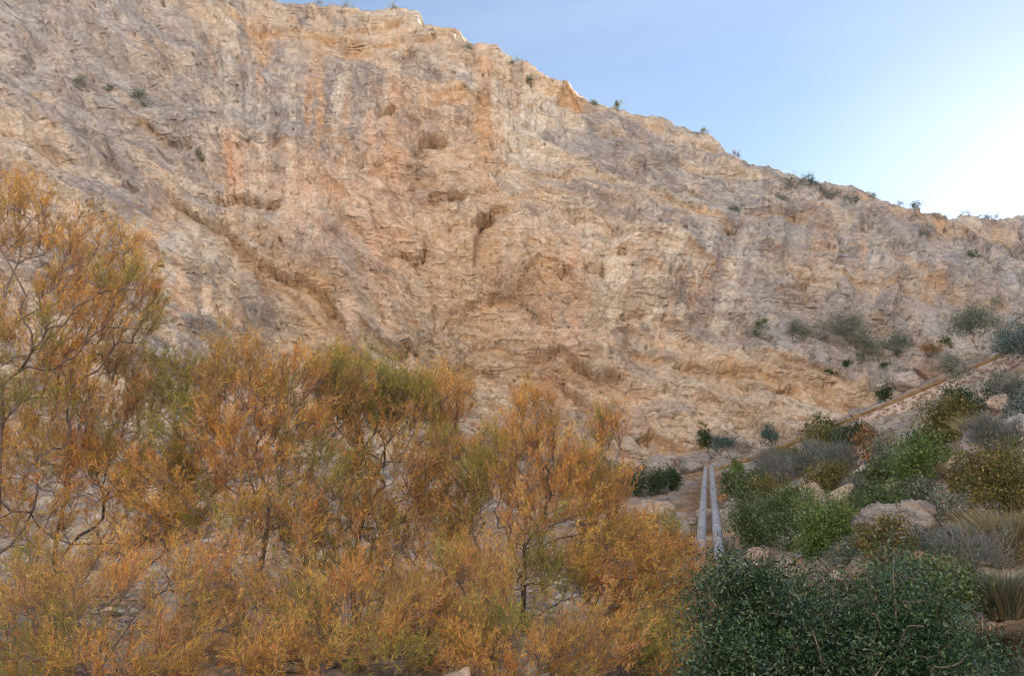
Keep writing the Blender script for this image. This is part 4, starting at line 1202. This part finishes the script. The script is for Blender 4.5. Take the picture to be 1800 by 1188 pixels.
cl_ = np.array([srgb(186, 170, 152), srgb(160, 150, 144), srgb(204, 186, 166), srgb(186, 148, 118)])[r_.integers(0, 4, 9000)] * r_.uniform(.7, 1.2, (9000, 1))
o = link('scree', mesh_np('scree', VV, FF, np.repeat(cl_, 6, 0), M_GROUND), kind='stuff', label='loose pale stones scattered over the hillside')

# ------------------------------------------------------------------ plants on the cliff and its crest
GC_ = 'small shrubs on the cliff crest'
CL_ = 'shrubs rooted on the cliff face'
crest_pl = [(905, 121, 26, 18, 'ogrey', 500, 'round grey green bush on the upper crest, right of the summit block'), (938, 146, 28, 16, 'ogrey', 350, 'low grey bush just below the crest, right of the round one'),
 (1088, 196, 22, 17, 'ogrey', 450, 'round bush standing alone halfway down the crest'), (1046, 186, 18, 9, 'lav', 200, 'flat grey tuft left of the lone round crest bush'), (820, 86, 34, 8, 'lav', 260, 'thin dark scrub on the flat crest right of the summit step'),
 (860, 92, 26, 7, 'lav', 200, 'thin scrub at the right end of the flat crest'), (1240, 240, 16, 12, 'lav', 200, 'tiny upright bush on the crest above the grey ledges'), (1297, 275, 14, 11, 'lav', 180, 'tiny dark bush on a small knob of the crest'),
 (1440, 326, 12, 8, 'lav', 160, 'tiny dot of a bush right of the tufts on the crest'), (1168, 212, 26, 7, 'lav', 180, 'low scrub on the middle crest'), (1700, 381, 18, 9, 'lav', 160, 'sparse twiggy bush on the far right crest'),
 (1745, 384, 36, 9, 'lav', 260, 'long low scrub on the far right crest'), (1650, 385, 36, 7, 'lav', 200, 'low dark scrub right of the umbrella shaped tree'), (690, 17, 16, 8, 'lav', 140, 'tiny bush on top of the summit block'), (605, 10, 26, 6, 'lav', 140, 'low scrub left of the summit block'),
 (560, 5, 30, 6, 'lav', 160, 'low scrub at the upper left crest by the picture top'), (1536, 350, 14, 6, 'lav', 120, 'tiny scrub on the falling ridge before the umbrella tree')]
for k, (a, b, w_, h_, pal, n, lb) in enumerate(crest_pl):
    plant('crest_shrub', lb, 'shrub', a, b, w_ * 1.15, h_ * 1.3, pal, n, .16, 'wispy' if pal == 'lav' else 'shrub', base='cliff', seed=k, group=GC_, nodes=12)
plant('umbrella_tree', 'small umbrella shaped tree alone against the pale sky', 'tree', 1609, 378, 30, 26, 'ogrey', 420, .14, 'shrub', base='cliff', seed=40, lift=.45, nodes=16, stems=1)
plant('thin_sapling', 'thin bare looking sapling left of the umbrella shaped tree', 'tree', 1582, 368, 16, 15, 'lav', 110, .12, 'wispy', base='cliff', seed=41, lift=.3, nodes=10)
face = [(1216, 360, 76, 24, 'ogrey', 900, 'long grey shrub lying along a ledge of the upper cliff'), (1372, 368, 54, 20, 'ogrey', 800, 'dark grey green shrub on the bright ledge block'), (1388, 332, 44, 26, 'ogrey', 700, 'grey shrub under the crest on the right ridge'),
 (1418, 328, 22, 20, 'blue', 400, 'upright bluish tuft beside the grey ridge shrub'), (1297, 380, 20, 18, 'lav', 250, 'dull grey bush left of the bright ledge block'), (1442, 340, 18, 14, 'lav', 200, 'small bush under the ridge, first in a row of three'),
 (1470, 350, 22, 14, 'lav', 240, 'small bush under the ridge, second in a row of three'), (1500, 360, 20, 18, 'ogrey', 260, 'small bush under the ridge, last in a row of three'), (1758, 545, 46, 20, 'mid', 700, 'dark low shrub in a hollow above the olive trees'),
 (1765, 460, 50, 18, 'lav', 500, 'grey brown shrub on the right hand slabs'), (1715, 452, 26, 10, 'mid', 250, 'little dark shrub left of the grey brown one on the slabs'), (1620, 415, 30, 14, 'lav', 260, 'grey scrub below the umbrella shaped tree'),
 (136, 160, 26, 24, 'ogrey', 350, 'small olive tuft high on the left cliff'), (190, 163, 26, 10, 'ogrey', 220, 'flat green tuft between the two left cliff shrubs'), (235, 172, 30, 14, 'ogrey', 320, 'green shrub on the tilted ledge high left'), (255, 190, 18, 10, 'ogrey', 180, 'tiny green tuft just below the ledge shrub'),
 (354, 284, 30, 16, 'ogrey', 350, 'dull olive shrub above the orange streaked patch'), (432, 248, 18, 14, 'lav', 200, 'brownish tuft at the top of the orange streaks'), (310, 258, 24, 12, 'lav', 200, 'grey tuft on the dark ledge of the left cliff'), (1460, 660, 22, 12, 'mid', 240, 'tiny shrub in the middle of the yellow rock band'),
 (1487, 648, 16, 14, 'dark', 300, 'round dark green ball of a shrub on bare grey rock'), (1337, 594, 28, 30, 'mid', 500, 'green bush on the left end of the grey slab'), (1408, 597, 58, 36, 'ogrey', 2000, 'grey green bush second from the left on the slab'),
 (1490, 606, 84, 54, 'ogrey', 3400, 'large grey green bush in the middle of the slab'), (1545, 632, 64, 44, 'ogrey', 2600, 'olive grey bush right of the large one on the slab'), (1580, 622, 44, 36, 'blue', 1200, 'bluish green bush standing close against its grey neighbour'),
 (1630, 624, 44, 28, 'rust', 800, 'rust tinged bush beside the smooth boulder'), (1676, 611, 30, 18, 'mid', 450, 'small dark bush left of the olive tree trunk'), (1603, 668, 22, 20, 'mid', 400, 'small green bush in the rocks above the pipe'),
 (1637, 668, 36, 22, 'olive', 600, 'olive coloured bush behind the tree in front of the wall'), (1560, 650, 24, 12, 'mid', 250, 'flat tuft among whitish rocks above the pipe')]
for k, (a, b, w_, h_, pal, n, lb) in enumerate(face):
    plant('cliff_shrub', lb, 'shrub', a, b, w_ * 1.2, h_ * 1.15, pal, int(n * 1.5), .15 if b < 500 else .12, 'wispy' if pal == 'lav' else 'shrub', base='cliff', seed=60 + k, group=CL_)
plant('olive_tree', 'domed grey green olive tree with forked trunk above the pipe', 'tree', 1719, 610, 92, 66, 'ogrey', 5200, .10, 'shrub', base=46, seed=120, lift=.34, nodes=110)
plant('olive_tree', 'dark olive tree leaning over the brown pipe at the right edge', 'tree', 1792, 648, 86, 90, 'blue', 5000, .10, 'shrub', base=39.5, seed=121, lift=.28, nodes=110)
plant('wall_tree', 'slender green tree growing in front of the masonry wall', 'tree', 1673, 708, 74, 82, 'ogrey', 2600, .085, 'shrub', base=41.5, seed=122, lift=.40, nodes=70)
plant('small_tree', 'small bushy green tree just above the pipe, left of the slender one', 'tree', 1568, 716, 52, 46, 'dark', 1800, .09, 'shrub', base=50.5, seed=123, lift=.22)
plant('pine_tree', 'dark green topped tree at the upper ends of the grey pipes', 'tree', 1247, 808, 40, 64, 'dark', 1900, .12, 'shrub', base=63, seed=124, lift=.35)
plant('carob_tree', 'blue grey low tree right behind the grey pipe tops', 'tree', 1266, 812, 52, 48, 'blue', 2000, .11, 'shrub', base=62, seed=125, lift=.3)
plant('oleander_tree', 'blue grey upright tree behind the brown pipe, right of the pipe tops', 'tree', 1355, 795, 46, 54, 'blue', 2000, .11, 'shrub', base=57, seed=126, lift=.2)

# ------------------------------------------------------------------ shrubs on the slope
SL_ = 'shrubs on the slope below the wall'
slope = [(1352, 950, 54, 40, 'mid', 1600, 'mid green shrub standing in front of the broad one by the pipe'), (1432, 985, 60, 46, 'bright', 1900, 'fresh green shrub just above the glossy bushes'), (1490, 1000, 52, 40, 'ogrey', 1300, 'grey green shrub at the rim of the glossy bushes'),
 (1344, 912, 46, 30, 'lav', 800, 'dull grey shrub between the two green ones near the pipe'), (1520, 886, 46, 34, 'dark', 1300, 'dark shrub just left of the rounded outcrop'), (1598, 880, 44, 30, 'mid', 1100, 'green shrub on top of the rounded outcrop'),
 (1662, 908, 54, 40, 'ogrey', 1300, 'grey green shrub at the right shoulder of the outcrop'), (1622, 970, 50, 34, 'lav', 800, 'grey twiggy shrub at the foot of the outcrop'), (1480, 930, 46, 34, 'olive', 1100, 'olive shrub in the gap before the outcrop'),
 (1330, 858, 40, 28, 'ogrey', 800, 'grey green shrub behind the brownish olive one'), (1540, 850, 50, 30, 'mid', 1200, 'green shrub under the grey olive one'), (1690, 870, 50, 36, 'olive', 1100, 'olive shrub between brown tussock and yellow green bush'),
 (1620, 786, 44, 30, 'dark', 1000, 'dark shrub just under the footing of the wall'), (1380, 806, 40, 26, 'olive', 900, 'olive shrub leaning on the brown pipe'), (1730, 880, 50, 40, 'mid', 1300, 'mid green shrub touching the yellow green bush'),
 (1062, 868, 50, 46, 'dark', 1600, 'dark shrub at the left end of the hedge, partly behind tamarisk tips'), (1100, 868, 66, 52, 'dark', 2800, 'tallest dark green shrub of the hedge under the cliff foot'), (1148, 864, 58, 38, 'dark', 2200, 'middle low shrub of the hedge under the cliff foot'),
 (1184, 860, 36, 34, 'dark', 1300, 'right end shrub of the hedge beside the brown pipe'), (1292, 832, 26, 24, 'bright', 1300, 'bright green shrub right at the top of the grey pipes'), (1304, 878, 56, 44, 'mid', 3600, 'green shrub leaning over the right grey pipe'),
 (1372, 846, 84, 46, 'lav', 2200, 'blue grey wispy shrub behind the one over the pipe'), (1362, 880, 62, 40, 'olive', 2000, 'brownish olive shrub below the blue grey wispy one'), (1434, 800, 66, 42, 'olive', 2600, 'yellow olive shrub crossing the brown pipe'),
 (1452, 778, 60, 42, 'dark', 2400, 'dark green shrub against the left end of the wall'), (1500, 778, 66, 38, 'dark', 2400, 'dark green shrub spreading along the foot of the wall'), (1440, 826, 70, 38, 'lav', 1900, 'lavender grey shrub below the yellow olive one'),
 (1486, 826, 60, 40, 'lav', 1700, 'lavender grey shrub left of the rusty one'), (1542, 818, 62, 52, 'rust', 1700, 'rusty orange shrub under the wall'), (1566, 832, 70, 50, 'ogrey', 2400, 'grey olive shrub right of the rusty one'),
 (1634, 838, 86, 66, 'bright', 4400, 'big fresh green shrub right of the grey olive one'), (1452, 862, 74, 44, 'olive', 2800, 'dark olive shrub in the middle of the slope'), (1546, 912, 86, 62, 'mid', 4200, 'dense green shrub above the big rounded outcrop'),
 (1665, 776, 82, 68, 'olive', 4200, 'yellow olive round shrub in front of the wall'), (1712, 730, 62, 42, 'dark', 2600, 'dark shrub with reddish stems under the upper wall'), (1745, 800, 78, 54, 'lav', 2400, 'lavender grey shrub with a crooked dark stem'),
 (1790, 756, 48, 48, 'blue', 1900, 'blue green shrub at the right edge under the wall'), (1326, 968, 74, 84, 'mid', 6000, 'broad green shrub pressed against the right grey pipe'), (1400, 965, 84, 92, 'mid', 5200, 'mid green shrub behind the big dark bush'),
 (1462, 962, 84, 84, 'bright', 5200, 'fresh green shrub with dark hollow left of the outcrop'), (1390, 908, 60, 44, 'bright', 2600, 'low fresh green shrub above the mid green ones'), (1560, 992, 70, 66, 'olive', 3200, 'yellow olive shrub in front of the big rounded outcrop'),
 (1672, 975, 64, 42, 'lav', 1500, 'grey dead looking shrub right of the rounded outcrop'), (1604, 1042, 38, 40, 'blue', 1100, 'narrow bluish grass like shrub among dead tufts'), (1712, 1000, 84, 60, 'lav', 1800, 'grey twiggy shrub below the yellow green bush'),
 (1580, 838, 40, 24, 'blue', 800, 'small bluish tuft at the left side of the fresh green shrub'), (1500, 870, 36, 26, 'lav', 600, 'dead brown looking tuft between the boulders'), (1030, 905, 60, 34, 'olive', 1200, 'olive shrub on the bare slope behind the right tamarisks'),
 (1110, 985, 60, 70, 'olive', 1600, 'olive green shrub behind the tamarisk nearest the pipes'), (960, 850, 60, 50, 'dark', 1200, 'dark shrub seen through the right tamarisk branches'), (270, 850, 100, 50, 'olive', 1600, 'dark olive shrub above the tan ledge behind the left tamarisks'),
 (1620, 880, 50, 36, 'ogrey', 1000, 'grey green small shrub above the outcrop'), (1770, 700, 50, 40, 'lav', 900, 'bare twiggy shrub at the right end of the wall')]
for k, (a, b, w_, h_, pal, n, lb) in enumerate(slope):
    g = on_ground(a, b); dist = np.linalg.norm(g - EYE)
    plant('slope_shrub', lb, 'shrub', a, b, w_ * 1.35, h_ * 1.25, pal, int(n * 1.4), float(np.clip(dist * .0026, .035, .11)), 'wispy' if pal == 'lav' else 'shrub', seed=200 + k, group=SL_, aspect=.55)
plant('lentisk_bush', 'big yellow green leafy bush at the right edge of the slope', 'bush', 1762, 925, 150, 140, 'olive', 11000, .05, 'shrub', seed=300, nodes=200)
plant('lentisk_bush', 'fresh green leafy top growing behind the big yellow green bush', 'bush', 1785, 862, 90, 80, 'bright', 5000, .05, 'shrub', seed=301, nodes=90)
plant('mastic_bush', 'mixed green bush with bare twigs below the dead tufts', 'bush', 1660, 1120, 190, 120, 'mid', 9000, .045, 'shrub', seed=302, nodes=200)
MG = 'big glossy dark green bushes in the lower right'
plant('glossy_bush', 'glossy dark green bush hiding the lower ends of the grey pipes', 'bush', 1335, 1290, 300, 262, 'glossy', 38000, .029, 'shrub', seed=303, nodes=320, group=MG, aspect=.38)
plant('glossy_bush', 'glossy dark green bush filling the bottom centre right', 'bush', 1500, 1310, 330, 292, 'glossy', 42000, .029, 'shrub', seed=304, nodes=320, group=MG, aspect=.38)
plant('glossy_bush', 'lower glossy dark green bush wedged between its two taller neighbours', 'bush', 1425, 1290, 230, 262, 'glossy', 22000, .029, 'shrub', seed=306, nodes=220, group=MG, aspect=.38)
plant('glossy_bush', 'glossy dark green bush sloping down to the bottom right', 'bush', 1650, 1270, 240, 170, 'glossy', 22000, .028, 'shrub', seed=305, nodes=240, group=MG, aspect=.38)

tussock('pale dry feathery tussock in front of the upper wall', 1716, 768, 72, 48, 'dry', 1500, 1, bw=.02)
tussock('round brown tussock with orange base beside the grey slab', 1681, 856, 46, 50, 'brown', 1500, 2, bw=.016, dead=.1)
tussock('tall spiky grass with pale stalks at the right edge', 1772, 972, 110, 92, 'dry', 2200, 3, bw=.011)
tussock('large blue green grass clump at the right edge', 1765, 1085, 110, 96, 'ogrey', 3000, 4, bw=.009, dead=.3)
tussock('grey dead tuft of fallen stalks below the outcrop', 1610, 1022, 64, 50, 'brown', 1400, 5, bw=.010, droop=.8)
tussock('brown dead stalk clump under the blue green grass', 1725, 1165, 150, 110, 'brown', 2200, 6, bw=.008, droop=.8)
tussock('small dry tuft left of the lavender grey shrub', 1645, 800, 40, 26, 'dry', 600, 7, bw=.018)
tussock('tan tuft at the foot of the tilted grey slab', 1740, 840, 50, 30, 'dry', 700, 8, bw=.014)
tussock('thin dry tuft among the stones right of the outcrop', 1690, 925, 50, 34, 'brown', 700, 9, bw=.011)
tussock('short blue green tuft above the big blue green clump', 1700, 1050, 50, 50, 'blue', 900, 10, bw=.010)
tussock('drooping straw coloured tuft behind the glossy bushes', 1500, 1040, 60, 40, 'brown', 900, 11, bw=.010, droop=.8)
# short dry grass between the shrubs, uncountable
r_ = np.random.default_rng(33)
m = (GPX > 1180) & (GPX < 1900) & (GPTS[:, 1] > 9)
m |= (GPTS[:, 1] > 14) & (GPX > 0) & (GPX < 1200)
cand = GPTS[m]; n = 16000
keep = fbm(cand[:, 0] * .8, cand[:, 1] * .8, 3, 401) > .02
cand = cand[keep]
wgt = 1 / cand[:, 1]
c = cand[r_.choice(len(cand), n, p=wgt / wgt.sum())] + r_.normal(0, .15, (n, 3)) * [1, 1, 0]
D0 = unit(r_.normal(0, .45, (n, 3)) + [0, 0, 1]); 
GV = strips(c - [0, 0, .02], D0, r_.uniform(.08, .34, n), np.maximum(.008, c[:, 1] * .0006), .15, 34)
cg = np.array(PAL['dry'] + PAL['brown'] + PAL['mid'])[r_.integers(0, 9, n)]
link('dry_grass', mesh_np('dry_grass', GV, np.arange(len(GV)).reshape(-1, 3), np.repeat(cg, 3, 0), M_DULL), kind='stuff', label='short dry grass and weeds between the shrubs')

# low tangled undergrowth that joins the shrubs, uncountable
m = (GPX > 1240) & (GPX < 1850) & (GPTS[:, 1] > 11) & (GPTS[:, 1] < 50) & (fbm(GPTS[:, 0] * .5 + 3, GPTS[:, 1] * .5, 3, 402) > -.12)
cand = GPTS[m]; wgt = 1 / cand[:, 1]; nc_ = 3400
c = cand[r_.choice(len(cand), nc_, p=wgt / wgt.sum())]
sp_ = r_.uniform(.08, .26, nc_)
Q = (c[:, None] + r_.normal(0, 1, (nc_, 9, 3)) * sp_[:, None, None] * [1, 1, .6] + [0, 0, .06]).reshape(-1, 3)
LV, LF = leaves(Q, .05, .5, 35)
up_ = np.array(PAL['mid'] + PAL['ogrey'] + PAL['olive'] + PAL['lav'] + PAL['dark'] + PAL['brown'])
sel = np.clip(((fbm(c[:, 0] * .6, c[:, 1] * .6, 2, 403) + .6) / 1.2 * 18).astype(int) + r_.integers(-2, 3, nc_), 0, 17)
uc = np.repeat(up_[sel], 9, 0) * r_.uniform(.7, 1.3, (nc_ * 9, 1))
link('undergrowth', mesh_np('undergrowth', LV, LF, np.repeat(uc, 4, 0), M_DULL), kind='stuff', label='low tangled undergrowth joining the shrubs on the slope')

# ------------------------------------------------------------------ tamarisks in the foreground
tot = 0
TAMS = [
 ('tall tamarisk at the left edge with sparse orange tips against the cliff', [(-60, 1260, 9.5), (-30, 1000, 9.5), (0, 760, 9.5)], [(35, 400, 60, 75, 9.5, .6, 1.0), (165, 460, 75, 80, 9.3, .6, .8), (90, 570, 110, 80, 9.3, .8, 1.5), (215, 540, 70, 70, 9.3, .7, 1.0), (70, 690, 110, 90, 9.6, .8, 1.6), (-80, 560, 80, 160, 9.6, .8, .8), (20, 860, 100, 100, 9.6, .8, 1.0)], 330, .0),
 ('dense orange tamarisk below the tall one, with a leaning trunk', [(60, 1260, 11), (95, 1010, 11), (120, 860, 11)], [(170, 680, 110, 80, 11, .9, 1.3), (60, 820, 120, 90, 11, .9, 1.2), (220, 800, 110, 90, 10.6, .8, 1.3), (270, 900, 110, 90, 10.6, .8, 1.2), (90, 1000, 130, 100, 11, .9, 1.2)], 380, .02),
 ('central tamarisk with green tinged crown and dark forked stem', [(500, 1260, 10.5), (485, 1080, 10.5), (470, 930, 10.4), (448, 800, 10.4)], [(410, 660, 60, 60, 10.4, .5, .7), (440, 760, 130, 90, 10.4, .9, 2.0), (330, 850, 130, 110, 10.2, .9, 1.7), (540, 720, 90, 90, 10.6, .8, 1.4), (540, 880, 110, 110, 10.6, .9, 1.5), (330, 690, 80, 60, 10.6, .6, .8), (590, 690, 60, 60, 10.8, .6, .6), (470, 940, 110, 60, 10.0, .6, .8)], 580, .16),
 ('tamarisk right of the central one, its rounded top level with the cliff foot', [(650, 1270, 11.5), (625, 1080, 11.5), (640, 900, 11.5)], [(640, 710, 85, 75, 11.6, .8, 1.4), (700, 830, 110, 100, 11.4, .9, 1.6), (610, 960, 110, 100, 11.2, .9, 1.2), (720, 720, 60, 50, 11.6, .6, .7)], 390, .14),
 ('narrow tamarisk with many thin upright stems in the middle', [(760, 1270, 12), (770, 1080, 12), (790, 900, 12)], [(775, 720, 55, 60, 12, .6, .7), (790, 850, 80, 110, 12, .8, 1.3), (740, 1000, 110, 110, 11.6, .9, 1.3)], 270, .04),
 ('tamarisk with a straight bare trunk and a pointed crown', [(915, 1270, 11), (916, 1120, 11), (922, 980, 11), (925, 860, 11)], [(935, 750, 50, 60, 11, .5, .7), (935, 850, 95, 85, 11, .8, 1.5), (990, 950, 110, 80, 10.7, .8, 1.3), (860, 960, 90, 90, 11.2, .8, 1.0), (860, 820, 60, 60, 11.2, .6, .8), (960, 1030, 80, 50, 10.4, .6, .6), (1010, 860, 60, 60, 11, .6, .7)], 390, .10),
 ('thin tamarisk whose single sprig rises in front of the cliff foot', [(1010, 1270, 11.5), (1040, 1080, 11.5), (1065, 950, 11.5), (1068, 860, 11.5)], [(1068, 775, 30, 55, 11.5, .35, .22), (1060, 870, 50, 45, 11.5, .5, .35), (1090, 1010, 90, 90, 11.4, .8, 1.3)], 220, -.02),
 ('low orange tamarisk nearest the grey pipes', [(1150, 1280, 12.5), (1145, 1130, 12.5), (1140, 1020, 12.5)], [(1140, 970, 55, 45, 12.6, .6, .8), (1180, 1020, 60, 60, 12.4, .6, 1.0), (1150, 1110, 90, 80, 12.2, .8, 1.2), (1215, 1150, 45, 60, 12, .5, .4)], 260, .04),
 ('low spreading tamarisk in the bottom left foreground', [(170, 1330, 8), (190, 1230, 8)], [(60, 1130, 120, 90, 8, .8, 1.1), (180, 1190, 150, 60, 7.6, .8, 1.0), (330, 1050, 110, 80, 8.6, .8, .8), (150, 1020, 130, 60, 9, .7, .7), (350, 1170, 140, 70, 8, .7, 1.0)], 260, .02),
 ('low spreading tamarisk in the bottom middle with pale bare twigs', [(560, 1290, 8.8), (570, 1180, 8.8)], [(480, 1080, 120, 90, 9, .7, 1.0), (560, 1180, 150, 60, 8, .8, 1.1), (640, 1090, 120, 80, 8.8, .8, 1.1), (760, 1150, 110, 80, 8.6, .7, .9)], 300, .10),
 ('low tamarisk with yellow green sprays in the bottom centre', [(860, 1290, 9), (840, 1190, 9)], [(830, 1060, 90, 80, 9.2, .7, 1.1), (900, 1170, 130, 70, 8.4, .7, 1.1), (1060, 1150, 100, 80, 9, .7, 1.0), (1170, 1180, 70, 60, 9, .5, .5)], 290, .12)]
for k, (lb, tr, bl, npts, gr) in enumerate(TAMS):
    tot += tamarisk(lb, None, tr, bl, int(npts * 1.4), 6, 700 + k, gr + .10, dens=4, trunk_r=.038, sp=.36, nlen=.050, nwid=.0078 if k < 8 else .0066)
print('tamarisk triangles', tot)
print('triangles', sum(sum(max(0, l - 2) for l in np.array([p.loop_total for p in me.polygons])) if len(me.polygons) < 2000 else len(me.loops) - 2 * len(me.polygons) for me in bpy.data.meshes))
